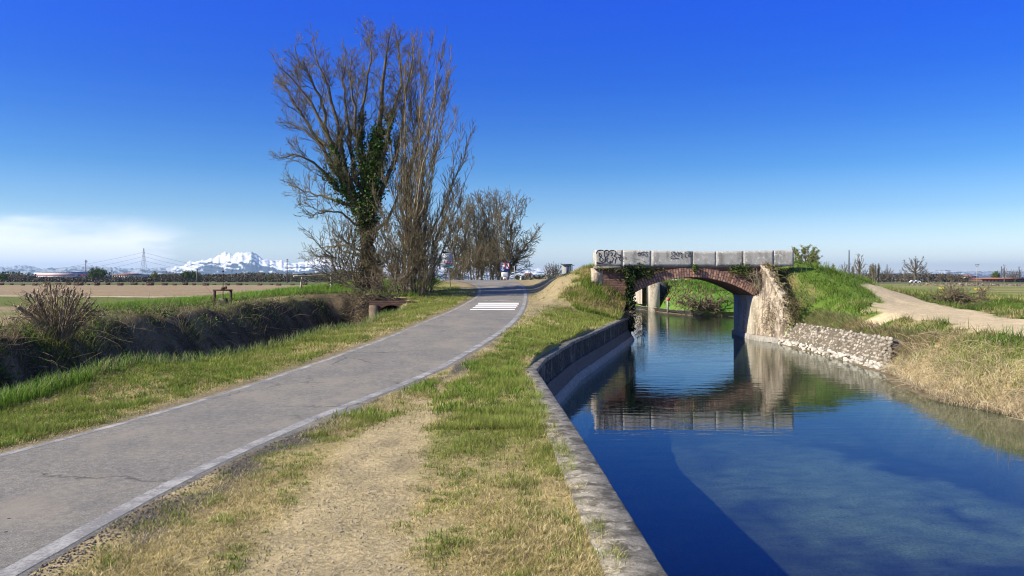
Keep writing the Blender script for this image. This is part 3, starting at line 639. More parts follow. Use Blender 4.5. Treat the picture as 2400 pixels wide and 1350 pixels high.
# ------------------------------------------------------------------ generic bare tree / shrub made of upright stems
def bare_tree(name, label, cat, bx, by, Y, tops, r0, prm, group=None, z0=None, pale=.0, jitter=.05, split=0, spread=.0, depth=.2, sides=5, extra=None, stems0=None):
    b0 = P(bx, by, Y); root = empty(name, tuple(b0), label, cat, group); out = []
    for (tx, ty) in tops:
        k = rs.uniform(-1, 1) * depth * abs(by - ty) * Y / F; s = rs.uniform(-spread, spread)
        w = [P(bx + s, by + rs.uniform(-1, 1), Y), P(bx + s + (tx - bx - s) * .3, by + (ty - by) * .42, Y + k * .4), P(tx, ty, Y + k)]
        w = resample(w, 10, rs, jitter); out.append((w, np.linspace(r0 * rs.uniform(.6, 1.1), prm['rmin'] * 1.3, 10), sides, (BARK * (1 + pale)) * rs.uniform(.8, 1.2), 0))
    for b in list(out): grow(out, rs, b[0], b[1], 0, prm)
    ex = None
    if extra: n, size, c = extra; tw = [b for b in out if b[4] >= 1]; ex = leaves(rs, sample_on(rs, tw, n, size * .7), size, np.array(c) * (.6 + .8 * rs.rand(n, 1)))
    finish_tree(root, out, split, ex); return root
def sc(s, rmin, dens=1.0, up=.1): return dict(L=[(3.6 * dens / s, .7 * s, 1.8 * s, .6, up, .14, .14), (5.0 * dens / s, .3 * s, .9 * s, .6, up * .7, .16, .1)], seg=[4, 3], rmin=rmin, col=[TWIG * 1.15, TWIG])
bare_tree('bare_tree', 'small thin bare tree behind the log rail, left of the ivy-covered trunk', 'tree', 800, 668, 47, [(802, 490), (760, 500), (722, 540), (830, 500), (785, 520), (850, 520), (730, 590)], .055, sc(1.0, .009))
bare_tree('bare_tree', 'thin bare sapling between the log rail and the ivy-covered trunk', 'tree', 822, 668, 48, [(812, 480), (845, 470), (790, 560), (870, 520), (838, 540)], .05, sc(1.0, .009))
prs = dict(L=[(3.6, .5, 1.3, .55, .02, .17, .1), (4.0, .2, .55, .6, .02, .2, .1)], seg=[4, 3], rmin=.0085, col=[np.array((.22, .17, .11)), np.array((.20, .15, .10))])
bare_tree('bramble_bush', 'tangled brown bramble bush arching over the brick culvert', 'bush', 895, 700, 37.5, [(800, 665), (812, 690), (825, 715), (840, 735), (860, 725), (905, 690), (920, 715), (935, 690), (815, 672), (830, 700), (845, 650), (880, 640), (905, 630), (940, 655), (960, 680), (850, 690), (800, 700), (822, 725), (870, 660), (925, 700), (810, 740)], .02, dict(prs, L=[(5.5, .5, 1.3, .7, -.04, .2, .1), (5.0, .25, .6, .7, -.02, .2, .1)]), spread=45, depth=.5)
bare_tree('bare_shrub', 'dense leafless shrub at the foot of the ivy-covered tree', 'bush', 860, 690, 40.5, [(740, 560), (760, 600), (730, 620), (790, 540), (820, 520), (850, 560), (880, 570), (910, 560), (900, 530), (770, 640), (750, 650)], .035, sc(.9, .009, 1.3, .03), spread=30, depth=.3)
bare_tree('bare_shrub', 'leafless brown shrub filling the gap between the ivy tree and the pale stems', 'bush', 925, 695, 40, [(870, 540), (890, 480), (910, 520), (930, 500), (880, 600), (860, 620), (945, 560), (900, 570)], .03, sc(.9, .009, 1.4, .03), spread=25, depth=.3)
bare_tree('bare_shrub', 'tangled leafless thicket among the feet of the pale stems', 'bush', 965, 700, 39, [(900, 500), (930, 440), (950, 560), (990, 520), (1010, 600), (1000, 560), (915, 600), (1035, 520), (970, 480)], .03, sc(.9, .0085, 1.5, .04), spread=34, depth=.3)
bare_tree('bare_shrub', 'leafless shrub fanning out between the pale stems and the leaning information sign', 'bush', 1000, 692, 42, [(1020, 560), (1024, 600), (1010, 570), (1005, 540), (1026, 630), (1018, 640), (1020, 600), (980, 590)], .03, sc(.9, .009, 1.2, .03), spread=18, depth=.3)
# stretch of bare trees beyond the crest
for i, (bx, tops, Y, lab) in enumerate([
    (1062, [(1040, 500), (1060, 505), (1080, 500), (1095, 540), (1045, 560)], 96, 'brown bare tree beyond the crest, right behind the leaning information sign'),
    (1088, [(1075, 480), (1092, 472), (1110, 478), (1062, 520), (1100, 520)], 100, 'bushy bare tree beyond the crest, second to the right of the information sign'),
    (1112, [(1100, 470), (1118, 462), (1132, 468), (1085, 505), (1140, 520)], 104, 'many-stemmed bare tree beyond the crest, third to the right of the information sign'),
    (1135, [(1125, 465), (1140, 460), (1155, 462), (1105, 490), (1165, 500)], 100, 'many-stemmed bare tree beyond the crest, fourth to the right of the information sign'),
    (1158, [(1150, 462), (1165, 458), (1180, 470), (1140, 480), (1190, 510)], 106, 'many-stemmed bare tree beyond the crest, just left of the waterway signboard'),
    (1180, [(1170, 470), (1195, 458), (1212, 462), (1232, 482), (1256, 545), (1240, 560), (1262, 540), (1220, 590), (1160, 500)], 98, 'bare tree beyond the crest with a long limb reaching right over the waterway signboard')]):
    bare_tree('bare_tree', lab, 'tree', bx, 668, Y, tops, .085 if i < 5 else .14, sc(1.75, .019, 1.7, .1 if i < 5 else .03), group='bare trees beyond the crest of the road', spread=22 if i < 5 else 3, depth=.15, jitter=.12, pale=.2)

for i, (bx, w_, tp) in enumerate(((1075, 30, 590), (1120, 30, 560), (1165, 26, 570))):
    bare_tree('bare_shrub', ('left', 'middle', 'right')[i] + ' thicket of thin brown stems under the bare trees beyond the crest', 'bush', bx, 668, 92, [(bx + rs.uniform(-1, 1) * w_ * 1.2, tp + rs.uniform(0, 60)) for _ in range(12)], .035, sc(1.2, .017, 1.1, .08), group='thickets beyond the crest of the road', spread=w_, depth=.4, pale=.4)
# ------------------------------------------------------------------ pollarded shrub on the ditch bank
b0 = P(135, 800, 16.6); root = empty('pollarded_shrub', tuple(b0), 'cut-back knobbly pollarded shrub with thick stubs on the left ditch bank', 'shrub'); out = []; kn = []
rs = np.random.RandomState(5)
for i in range(84):
    tx = 135 + rs.uniform(-1, 1) * 118; u = abs(tx - 135) / 115; ty = 664 + u * u * 62 + rs.uniform(0, 42); Yk = rs.uniform(-.55, .55)
    w = resample([P(135 + (tx - 135) * .22, 795 + rs.uniform(-8, 8), 16.6 + Yk * .3), P(135 + (tx - 135) * .62, 740, 16.6 + Yk * .7), P(tx, ty, 16.6 + Yk)], 9, rs, .012)
    r = rs.uniform(.006, .016); out.append((w, np.linspace(r * 1.3, r * .9, 9), 6, np.array((.34, .27, .17)) * rs.uniform(.5, 1.25), 0)); kn.append((w[-1], r, w[-1] - w[-2]))
    if rs.rand() < .6:
        s = w[5 + rs.randint(3)]; e = walk(rs, s, (rs.normal(0, .5), rs.normal(0, .4), .8), rs.uniform(.1, .22), 3, .1, .1); out.append((e, np.linspace(r, r * .8, 4), 5, np.array((.28, .21, .13)), 0)); kn.append((e[-1], r * .9, e[-1] - e[-2]))
prp = dict(L=[(5.0, .18, .62, .7, .05, .16, .15), (5, .08, .25, .6, .05, .2, .1)], seg=[5, 3], rmin=.0032, col=[np.array((.25, .19, .12)), np.array((.22, .17, .11))], rf=.02)
for b in list(out): grow(out, rs, b[0], b[1], 0, prp)
V, Q, C = tubes([b[:4] for b in out if b[4] > 0]); build('twigs', V, [Q], m_bark, root, col=C); V, Q, C = tubes([b[:4] for b in out if b[4] == 0]); mb = MB(); mb.add(V, Q, c=C)
for p, r, d in kn:
    d = d / np.linalg.norm(d); a = np.cross(d, (0, 1, .1)); a /= np.linalg.norm(a); k = 5 if rs.rand() < .6 else 3
    mb.tube(np.array([p - d * .035, p - d * .01 + a * .004, p + d * .012, p + d * .03]), np.array([r * 1.0, r * 1.5, r * 1.5, r * 1.0]) * rs.uniform(.9, 1.25), 6, col=np.array((.42, .32, .21)) * rs.uniform(.5, 1.2))
mb.build('stubs', m_bark, root)

# ------------------------------------------------------------------ blades: grass, straw, stalks
def blades(rs, X, Y, H, Wd, lean, C, z=None, ldir=None, bend=.5, simple=False, tipc=1.25):  # shading painted into each blade: dark root, pale tip, for local contrast
    n = len(X); z = ground(X, Y) if z is None else z
    a = rs.rand(n) * 6.283; f = rs.rand(n) * 6.283 if ldir is None else ldir + rs.normal(0, .6, n)
    wx = np.cos(a) * Wd * .5; wy = np.sin(a) * Wd * .5; lx = np.cos(f) * lean * H; ly = np.sin(f) * lean * H; hz = H * np.sqrt(np.clip(1 - lean ** 2, .02, 1))
    b = np.stack([X, Y, z - .005], 1); w = np.stack([wx, wy, 0 * wx], 1); m = b + np.stack([lx * .35, ly * .35, hz * .6], 1); t = b + np.stack([lx, ly, hz * .95], 1)
    if simple:
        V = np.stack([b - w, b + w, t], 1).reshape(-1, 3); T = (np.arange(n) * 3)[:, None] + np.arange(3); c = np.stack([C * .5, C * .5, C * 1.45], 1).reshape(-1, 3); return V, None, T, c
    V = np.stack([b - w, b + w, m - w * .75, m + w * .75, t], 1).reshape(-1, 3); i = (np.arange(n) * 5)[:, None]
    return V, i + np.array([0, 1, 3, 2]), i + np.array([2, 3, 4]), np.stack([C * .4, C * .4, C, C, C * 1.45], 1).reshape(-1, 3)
def sprinkle(rs, n, y0, y1, fa, fb, p=1.0):
    """n points between two curves, denser near the camera by power p, inside the picture"""
    Y = (y0 ** -p + (y1 ** -p - y0 ** -p) * rs.rand(n)) ** (-1 / p) if p else y0 + (y1 - y0) * rs.rand(n)
    a = np.maximum(fa(Y), -.66 * Y - .6); b = np.minimum(fb(Y), .66 * Y + .6); X = a + (b - a) * rs.rand(n); k = b > a
    return X[k], Y[k]
rs = np.random.RandomState(2)
def verge(n, y0, y1, fa, fb, p, h, w, simple, mb):
    X, Y = sprinkle(rs, n, y0, y1, fa, fb, p)
    cl = fbm(X * 3.1, Y * 3.1, 101); bare = bareness(X, Y); g = greenness(X, Y) + (cl - .5) * .5
    keep = rs.rand(len(X)) < np.clip(1.08 - bare * 1.15, .06, 1) * np.clip(.35 + 1.3 * cl, .2, 1); X, Y, cl, g, bare = X[keep], Y[keep], cl[keep], g[keep], bare[keep]
    n = len(X); gr = rs.rand(n) < ss(.32, .66, g); r = rs.rand(n, 1)
    cg = mixc(C_green * 1.05, np.array((.33, .36, .085)), rs.rand(n)); cdr = mixc(C_dry * 1.2, np.array((.85, .70, .38)), rs.rand(n) ** 1.5); co = C_olive * (.7 + .7 * r)
    C = np.where(gr[:, None], cg, np.where(rs.rand(n, 1) < .38, co * 1.2, cdr))
    near_wall = ss(.9, .2, xwall(Y) - X) * (X > xr(Y))
    H = h * (.45 + 1.1 * cl) * (.6 + .8 * rs.rand(n)) * np.where(gr, 1.25, .95) * (1 - .55 * bare) * (1 + .35 * near_wall)
    mb.add(*[q for q in blades(rs, X, Y, H, w * (.7 + .6 * rs.rand(n)), np.where(gr, rs.uniform(.2, .8, n), rs.uniform(.55, .98, n)), C, simple=simple)][:3], c=None) if False else None
    V, Q, T, cc = blades(rs, X, Y, H, w * (.7 + .6 * rs.rand(n)), np.where(gr, rs.uniform(.2, .8, n), rs.uniform(.55, .98, n)), C, simple=simple)
    mb.add(V, Q, T, c=cc)
def tufts(n, y0, y1, fa, fb, p, h, w, mb, col=None, per=26, rad=.05, thr=.42):
    X, Y = sprinkle(rs, n, y0, y1, fa, fb, p); g = greenness(X, Y); k = (g > thr) & (bareness(X, Y) < .6); X, Y = X[k], Y[k]
    X = np.repeat(X, per); Y = np.repeat(Y, per); s = np.repeat(.5 + rs.rand(len(X) // per), per); n = len(X); a = rs.rand(n) * 6.283; r = rad * s * np.sqrt(rs.rand(n))
    C = mixc(np.array((.11, .18, .025)), np.array((.25, .36, .055)), rs.rand(n))
    V, Q, T, cc = blades(rs, X + np.cos(a) * r, Y + np.sin(a) * r, h * s * (.5 + .7 * rs.rand(n)), w, rs.uniform(.1, .85, n), C, z=None, ldir=None); mb.add(V, Q, T, c=cc)
mb = MB(); rw = lambda Y: xwall(Y) - .24 + .1 * (fbm(Y * 2, Y * 0, 6) - .5)
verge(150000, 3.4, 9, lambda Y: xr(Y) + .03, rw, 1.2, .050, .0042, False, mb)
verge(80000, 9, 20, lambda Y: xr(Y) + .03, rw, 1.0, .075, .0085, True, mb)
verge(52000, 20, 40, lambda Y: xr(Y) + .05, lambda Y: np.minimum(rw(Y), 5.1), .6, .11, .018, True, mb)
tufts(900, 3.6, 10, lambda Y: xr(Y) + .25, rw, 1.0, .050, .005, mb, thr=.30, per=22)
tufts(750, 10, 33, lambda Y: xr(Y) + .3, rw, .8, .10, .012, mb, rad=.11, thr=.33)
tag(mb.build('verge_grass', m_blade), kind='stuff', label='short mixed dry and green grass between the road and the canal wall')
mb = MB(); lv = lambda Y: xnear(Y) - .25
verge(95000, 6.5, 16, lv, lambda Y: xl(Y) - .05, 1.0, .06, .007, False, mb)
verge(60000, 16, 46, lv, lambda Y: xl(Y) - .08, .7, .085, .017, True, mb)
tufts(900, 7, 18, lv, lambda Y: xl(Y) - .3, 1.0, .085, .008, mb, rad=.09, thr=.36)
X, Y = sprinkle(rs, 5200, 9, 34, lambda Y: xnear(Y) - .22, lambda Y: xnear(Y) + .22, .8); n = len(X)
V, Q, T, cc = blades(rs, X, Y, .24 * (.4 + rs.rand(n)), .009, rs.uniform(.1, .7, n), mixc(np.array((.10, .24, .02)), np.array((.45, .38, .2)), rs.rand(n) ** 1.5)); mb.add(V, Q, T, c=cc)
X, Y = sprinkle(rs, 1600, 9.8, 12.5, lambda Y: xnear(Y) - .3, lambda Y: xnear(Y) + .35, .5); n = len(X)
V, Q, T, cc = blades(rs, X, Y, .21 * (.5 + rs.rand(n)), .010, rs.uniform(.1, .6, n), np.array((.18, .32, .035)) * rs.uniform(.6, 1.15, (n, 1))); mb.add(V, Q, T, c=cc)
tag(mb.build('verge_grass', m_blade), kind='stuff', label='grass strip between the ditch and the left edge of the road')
# straw and pebbles on the worn ground
X, Y = sprinkle(rs, 15000, 3.5, 14, lambda Y: xr(Y) + .05, rw, 1.3); n = len(X)
V, Q, T, cc = blades(rs, X, Y, .035 * (.4 + rs.rand(n)), .0035, np.full(n, .985), mixc(np.array((.36, .28, .13)), np.array((.66, .54, .30)), rs.rand(n)), simple=True)
tag(build('straw_litter', V, [T], m_blade, col=cc), kind='stuff')
def pebbles(name, X, Y, R_, C, lab=None):
    n = len(X); o = np.array([(1, 0, 0), (-1, 0, 0), (0, 1, 0), (0, -1, 0), (0, 0, .7), (0, 0, -.4)], float); z = ground(X, Y)
    V = np.stack([X, Y, z + R_ * .15], 1)[:, None] + o[None] * R_[:, None, None] * rs.uniform(.6, 1.3, (n, 6, 1)); T = np.array([(0, 2, 4), (2, 1, 4), (1, 3, 4), (3, 0, 4), (2, 0, 5), (1, 2, 5), (3, 1, 5), (0, 3, 5)])
    T = (np.arange(n) * 6)[:, None, None] + T[None]; return tag(build(name, V.reshape(-1, 3), [T.reshape(-1, 3)], m_blade, col=np.repeat(C, 6, 0)), kind='stuff')
X, Y = sprinkle(rs, 9000, 3.5, 18, lambda Y: xr(Y) + .0, lambda Y: xr(Y) + .55, 1.3); d = X - xr(Y); k = rs.rand(len(X)) < np.exp(-(d / .3) ** 2); X, Y = X[k], Y[k]; n = len(X)
pebbles('loose_gravel', X, Y, .0075 * rs.uniform(.4, 1.7, n), np.array((.13, .12, .11)) * rs.uniform(.4, 2.0, (n, 1)))
X, Y = sprinkle(rs, 5000, 3.5, 16, lambda Y: xr(Y) + .3, rw, 1.3); k = bareness(X, Y) > .4; X, Y = X[k], Y[k]; n = len(X)
pebbles('pebbles', X, Y, .006 * rs.uniform(.4, 1.8, n), mixc(np.array((.26, .20, .14)), np.array((.55, .5, .42)), rs.rand(n)))
# ditch: dead stalks, bramble and weeds on the far bank
mb = MB()
def on_ditch(n, t0, t1, y0, y1, p=.8): 
    Y = (y0 ** -p + (y1 ** -p - y0 ** -p) * rs.rand(n)) ** (-1 / p); t = rs.uniform(t0, t1, n); a = xridge(Y); X = a + (xnear(Y) - a) * t; k = np.abs(X) < .67 * Y + 1; return X[k], Y[k]
X, Y = on_ditch(42000, -.3, .62, 9, 38); n = len(X); c = fbm(X * 1.5, Y * 1.5, 201)
C = np.where(rs.rand(n, 1) < .15 + .6 * ss(.5, .65, c)[:, None], mixc(np.array((.09, .13, .03)), np.array((.20, .26, .05)), rs.rand(n)), mixc(np.array((.16, .125, .07)), np.array((.55, .44, .27)), rs.rand(n) ** 2))
V, Q, T, cc = blades(rs, X, Y, (.08 + .34 * rs.rand(n) ** 2) * (.15 + 1.7 * ss(.3, .7, c)), .007 + .006 * rs.rand(n), rs.uniform(.3, .98, n), C, ldir=np.where(rs.rand(n) < .6, -.3, 3)); mb.add(V, Q, T, c=cc)
br = []
X, Y = on_ditch(900, -.15, .5, 10, 38, .6)
for x, y, z in zip(X, Y, ground(X, Y)):
    a = rs.rand() * 6.283; ln = rs.uniform(.25, 1.0); c = walk(rs, (x, y, z), (math.cos(a) * .9 + .3, math.sin(a) * .7 - .2, rs.uniform(-.1, .9)), ln, 5, .13, -.12); br.append((c, np.linspace(.006 + .004 * rs.rand(), .003, 6), 3, np.array((.26, .20, .13)) * rs.uniform(.5, 1.7)))
V, Q, C = tubes(br); mb.add(V, Q, c=C)
X, Y = on_ditch(9000, -.25, .35, 10, 38); c = fbm(X * 1.2, Y * 1.2, 211); k = c > .52; X, Y = X[k], Y[k]; n = len(X)
V, Q, C = leaves(rs, np.stack([X, Y, ground(X, Y) + .05 + .14 * rs.rand(n)], 1), .06, mixc(np.array((.06, .13, .02)), np.array((.20, .28, .05)), rs.rand(n))); mb.add(V, Q, c=C)
tag(mb.build('ditch_brush', m_blade), kind='stuff')
# lush grass bank by the log rail
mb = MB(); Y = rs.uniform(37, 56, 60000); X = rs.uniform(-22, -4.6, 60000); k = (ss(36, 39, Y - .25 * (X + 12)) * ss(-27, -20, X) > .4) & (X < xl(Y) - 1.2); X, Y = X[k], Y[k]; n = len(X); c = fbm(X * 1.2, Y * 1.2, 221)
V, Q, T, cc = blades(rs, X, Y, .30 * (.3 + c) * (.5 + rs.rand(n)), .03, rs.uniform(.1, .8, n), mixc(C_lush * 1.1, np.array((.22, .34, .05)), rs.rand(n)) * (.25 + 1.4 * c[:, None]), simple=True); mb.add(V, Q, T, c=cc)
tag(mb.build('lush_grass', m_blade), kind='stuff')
# mound left of the bridge
mb = MB(); X = rs.uniform(1.5, 5.2, 30000); Y = rs.uniform(33, 41, 30000); k = (bareness(X, Y) < .5) & (X < xwall(Y)); X, Y = X[k], Y[k]; n = len(X); c = fbm(X * 1.3, Y * 1.3, 231)
V, Q, T, cc = blades(rs, X, Y, .26 * (.3 + c) * (.5 + rs.rand(n)), .024, rs.uniform(.2, .85, n), np.where((rs.rand(n) < ss(.4, .6, c))[:, None], mixc(C_green, np.array((.22, .32, .05)), rs.rand(n)), mixc(C_olive, C_dry * 1.3, rs.rand(n))), simple=True); mb.add(V, Q, T, c=cc)
tag(mb.build('mound_grass', m_blade), kind='stuff')
# right bank: straw at the waterline, lush weeds above, drier grass behind
mb = MB()
X, Y = sprinkle(rs, 42000, 13.5, 25.5, xbank, lambda Y: xbank(Y) + 2.1, .5); X = X - .15; n = len(X); u = (X - xbank(Y)) / 2.0; c = fbm(X * 1.1, Y * 1.1, 241)
k = (rs.rand(n) < 1.15 - u * .8) & (rs.rand(n) < .25 + 1.2 * c) & ((Y < 23.3) | (u > .5)); X, Y, u, c = X[k], Y[k], u[k], c[k]; n = len(X)
V, Q, T, cc = blades(rs, X, Y, (.08 + .32 * rs.rand(n) ** 2) * (.25 + 1.2 * c) * (1.1 - .3 * u), .010, rs.uniform(.45, .98, n), np.where((rs.rand(n) < .05 + .95 * u ** 1.1 * ss(.34, .5, c))[:, None], mixc(C_green, np.array((.25, .36, .05)), rs.rand(n)), mixc(np.array((.34, .26, .15)), np.array((.85, .72, .48)), rs.rand(n) ** .8)), ldir=rs.rand(n) * 6.28); mb.add(V, Q, T, c=cc)
X, Y = sprinkle(rs, 1100, 13.8, 24, lambda Y: xbank(Y) - .1, lambda Y: xbank(Y) + 1.9, .4); br = []
for x, y, z in zip(X, Y, ground(X, Y)): a = rs.rand() * 6.28; br.append((walk(rs, (x, y, z), (math.cos(a) * .8 - .2, math.sin(a) * .6, rs.uniform(.1, 1.0)), rs.uniform(.25, .75), 5, .12, -.13), np.linspace(.005, .003, 6), 3, np.array((.60, .48, .30)) * rs.uniform(.4, 1.5)))
V, Q, C = tubes(br); mb.add(V, Q, c=C)
tag(mb.build('dry_reeds', m_blade), kind='stuff')
mb = MB(); X = rs.uniform(11.5, 34, 190000); Y = rs.uniform(14, 52, 190000); k = (X < .66 * Y + 1) & (X > xbank(Y) + 1.0); X, Y = X[k], Y[k]; sd = sandness(X, Y); c = fbm(X * .9, Y * .9, 251)
gr_ = fbm(X * .5, Y * .5, 66) * .6 + fbm(X * 1.7, Y * 1.7, 61) * .45 + .10 * ss(26, 33, Y) * (X < 18) - .06 * ss(40, 60, Y)
k = (sd < .42) & (rs.rand(len(X)) < .2 + 1.3 * c); X, Y, c, gr_ = X[k], Y[k], c[k], gr_[k]; n = len(X); cm = (.15 + 1.6 * fbm(X * 1.6, Y * 1.6, 255))[:, None]; isg = rs.rand(n) < ss(.36, .66, gr_ + .05 * (Y < 40) + (fbm(X * 1.3, Y * 1.3, 258) - .5) * .35)  # cm paints shadow clumps into the grass colour
V, Q, T, cc = blades(rs, X, Y, (.08 + .30 * rs.rand(n) ** 1.5) * (.1 + 1.5 * c) * np.where(isg, 1.15, .8), .024, rs.uniform(.2, .9, n), np.where(isg[:, None], mixc(C_lush * .75, np.array((.19, .28, .045)), rs.rand(n)), mixc(C_olive, np.array((.58, .46, .25)), rs.rand(n))) * cm, simple=True); mb.add(V, Q, T, c=cc)
X, Y = sprinkle(rs, 7000, 22.5, 36, lambda Y: xbank(Y) + .5, lambda Y: xbank(Y) + 1.5, 0); n = len(X)
V, Q, T, cc = blades(rs, X, Y, .34 * (.3 + rs.rand(n)), .012, rs.uniform(.5, .98, n), mixc(np.array((.16, .11, .06)), np.array((.50, .39, .24)), rs.rand(n)), ldir=np.full(n, math.pi)); mb.add(V, Q, T, c=cc)
tag(mb.build('bank_weeds', m_blade), kind='stuff')
mb = MB(); X = rs.uniform(11, 27, 36000); Y = rs.uniform(56, 84, 36000); k = X > xbank(Y) + .3; X, Y = X[k], Y[k]; n = len(X); up = ss(.8, 3.0, X - xbank(Y))
V, Q, T, cc = blades(rs, X, Y, .35 * (.4 + rs.rand(n)), .06, rs.uniform(.2, .9, n), np.where((rs.rand(n) < .15 + .85 * up)[:, None], mixc(C_lush, np.array((.14, .27, .03)), rs.rand(n)), mixc(np.array((.10, .08, .04)), np.array((.30, .22, .12)), rs.rand(n))), simple=True); mb.add(V, Q, T, c=cc)
tag(mb.build('far_bank_grass', m_blade), kind='stuff')
for (x, y, Y, w, h, lab) in ((1640, 735, 59.5, 70, 45, 'brown dead bush on the far canal bank seen through the arch'), (2235, 712, 38, 75, 40, 'dark leafless bramble clump on the right bank behind the sandy track')):
    bare_tree('dead_bush', lab, 'bush', x, y - 6, Y, [(x + rs.uniform(-1, 1) * w, y - h * rs.uniform(.3, 1)) for _ in range(16)], .02 * Y / 40, dict(prs, L=[(5, .5, 1.2, .8, -.02, .2, .1), (5, .25, .6, .7, -.02, .2, .1)], rmin=.0003 * Y), spread=w * .7, depth=.8)
def uvset(o, uv):
    me = o.data; l = me.uv_layers.new(name='UVMap'); vi = np.empty(len(me.loops), np.int32); me.loops.foreach_get('vertex_index', vi)
    l.data.foreach_set('uv', np.asarray(uv, np.float32)[vi].ravel()); return o
def uv_build(name, V, Q, mat, parent, uv): 
    return uvset(build(name, V, [np.asarray(Q)], mat, parent), uv)
def sweep(name, line, prof, mat, parent, dens=.4, jit=0, seed=1, close=False, smooth=False):
    """profile (offset to the right of the line, z) swept along a ground line"""
    line = np.asarray(line, float); s = np.concatenate([[0], np.cumsum(np.hypot(*np.diff(line, axis=0).T))]); t = np.arange(0, s[-1], dens); t = np.union1d(t, s)
    p = np.stack([np.interp(t, s, line[:, 0]), np.interp(t, s, line[:, 1])], 1); d = np.gradient(p, axis=0); d /= np.linalg.norm(d, axis=1)[:, None]; nrm = np.stack([d[:, 1], -d[:, 0]], 1)
    pr = np.asarray(prof, float); V = np.concatenate([p[:, None] + nrm[:, None] * pr[None, :, :1], np.broadcast_to(pr[None, :, 1:], (len(p), len(pr), 1))], 2)
    if jit: V += (np.random.RandomState(seed).rand(*V.shape) - .5) * jit
    return build(name, V.reshape(-1, 3), [grid_faces(len(p), len(pr))], mat, parent, smooth=smooth)
# ------------------------------------------------------------------ the canal wall on the left
wy = np.array([-8, 0, 4.3, 8.3, 14.9, 17, 21.5, 28, 35.9]); wl = np.stack([xwall(wy), wy], 1)
root = empty('canal_wall', (1, 4, 0), 'long concrete retaining wall with pale coping and black mossy face along the left side of the canal', 'wall')
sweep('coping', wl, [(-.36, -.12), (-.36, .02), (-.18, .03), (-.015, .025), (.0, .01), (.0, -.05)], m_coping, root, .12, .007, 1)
sweep('mossy_face', wl, [(-.004, -.05), (-.012, -.2), (-.012, -.35), (-.015, -.52), (.03, -.52)], m_moss_shade, root, .3, .012, 2)
sweep('lower_slope', wl, [(.01, -.515), (.14, -.80), (.14, -.82)], m_wall_low, root, .3, .006, 3)
sweep('waterline_footing', wl, [(.14, -.81), (.18, -.82), (.24, -.98), (.35, -1.3), (.6, -2.3)], m_toe, root, .15, .02, 4)
# ------------------------------------------------------------------ the brick bridge
Y0 = 36.0; Y1 = 39.3
XL, XR = px(1477, Y0), px(1767, Y0); ZS = pz(693, Y0); ZC = pz(649.5, Y0); cx = (XL + XR) / 2; rise = ZC - ZS; half = (XR - XL) / 2
RA = (half ** 2 + rise ** 2) / (2 * rise); cz = ZC - RA; phi = math.asin(half / RA); DK = pz(623.5, Y0)
bridge = empty('brick_bridge', (cx, Y0, -1), 'old arched red brick bridge with graffitied granite parapet crossing the canal', 'bridge')
a = np.linspace(-phi, phi, 60); xi = cx + RA * np.sin(a); zi = cz + RA * np.cos(a)
# spandrel: front and back skin of brick, soffit, deck
V = []; Q = []; uv = []
def quadstrip(A, B, ua, ub):
    n = len(V); k = len(A)
    for p, q, u, w in zip(A, B, ua, ub): V.extend([p, q]); uv.extend([u, w])
    for i in range(k - 1): Q.append((n + 2 * i, n + 2 * i + 2, n + 2 * i + 3, n + 2 * i + 1))
for yy in (Y0 + .03, Y1):
    V = []; Q = []; uv = []
    quadstrip([(x, yy, z) for x, z in zip(xi, zi)], [(x, yy, DK) for x in xi], [(x, z) for x, z in zip(xi, zi)], [(x, DK) for x in xi])
    quadstrip([(XL - 1.4, yy, -2.2), (XL, yy, -2.2)], [(XL - 1.4, yy, DK), (XL, yy, DK)], [(XL - 1.4, -2.2), (XL, -2.2)], [(XL - 1.4, DK), (XL, DK)])
    quadstrip([(XR, yy, 0), (XR + .9, yy, 0)], [(XR, yy, DK), (XR + .9, yy, DK)], [(XR, 0), (XR + .9, 0)], [(XR, DK), (XR + .9, DK)])
    uv_build('spandrel_wall', V, Q, m_brick_dark, bridge, uv)
V = []; Q = []; uv = []; s = RA * a
quadstrip([(x, Y0 + .0, z) for x, z in zip(xi, zi)], [(x, Y1, z) for x, z in zip(xi, zi)], [(Y0, q) for q in s], [(Y1, q) for q in s])
uv_build('vault', V, Q, m_brick_dark, bridge, uv)
V = []; Q = []; uv = []; RO = RA + .42; rsr = np.random.RandomState(4)
a2 = np.linspace(-phi * 1.0, phi * 1.0, 90); jo = RO + (rsr.rand(90) - .5) * .03; jy = (rsr.rand(90) - .5) * .02
quadstrip([(cx + RA * math.sin(t), Y0 - .03 + j, cz + RA * math.cos(t)) for t, j in zip(a2, jy)], [(cx + r * math.sin(t), Y0 - .03 + j, cz + r * math.cos(t)) for t, r, j in zip(a2, jo, jy)], [(0, RA * t) for t in a2], [(.42, RA * t) for t in a2])
quadstrip([(cx + r * math.sin(t), Y0 - .03 + j, cz + r * math.cos(t)) for t, r, j in zip(a2, jo, jy)], [(cx + r * math.sin(t), Y0 + .04, cz + r * math.cos(t)) for t, r in zip(a2, jo)], [(.42, RA * t) for t in a2], [(.5, RA * t) for t in a2])
quadstrip([(cx + RA * math.sin(t), Y0 + .01, cz + RA * math.cos(t)) for t in a2], [(cx + RA * math.sin(t), Y0 - .03 + j, cz + RA * math.cos(t)) for t, j in zip(a2, jy)], [(.1, RA * t) for t in a2], [(0, RA * t) for t in a2])
uv_build('arch_ring', V, Q, brick_mat('arch_brick', dark=1.3, row=.115, mort=.022), bridge, uv)
mb = MB(); mb.box((XL - .30, (Y0 + Y1) / 2 + .02, -.4), (.6, Y1 - Y0 - .1, 2.85)); mb.build('abutment', m_plaster, bridge)
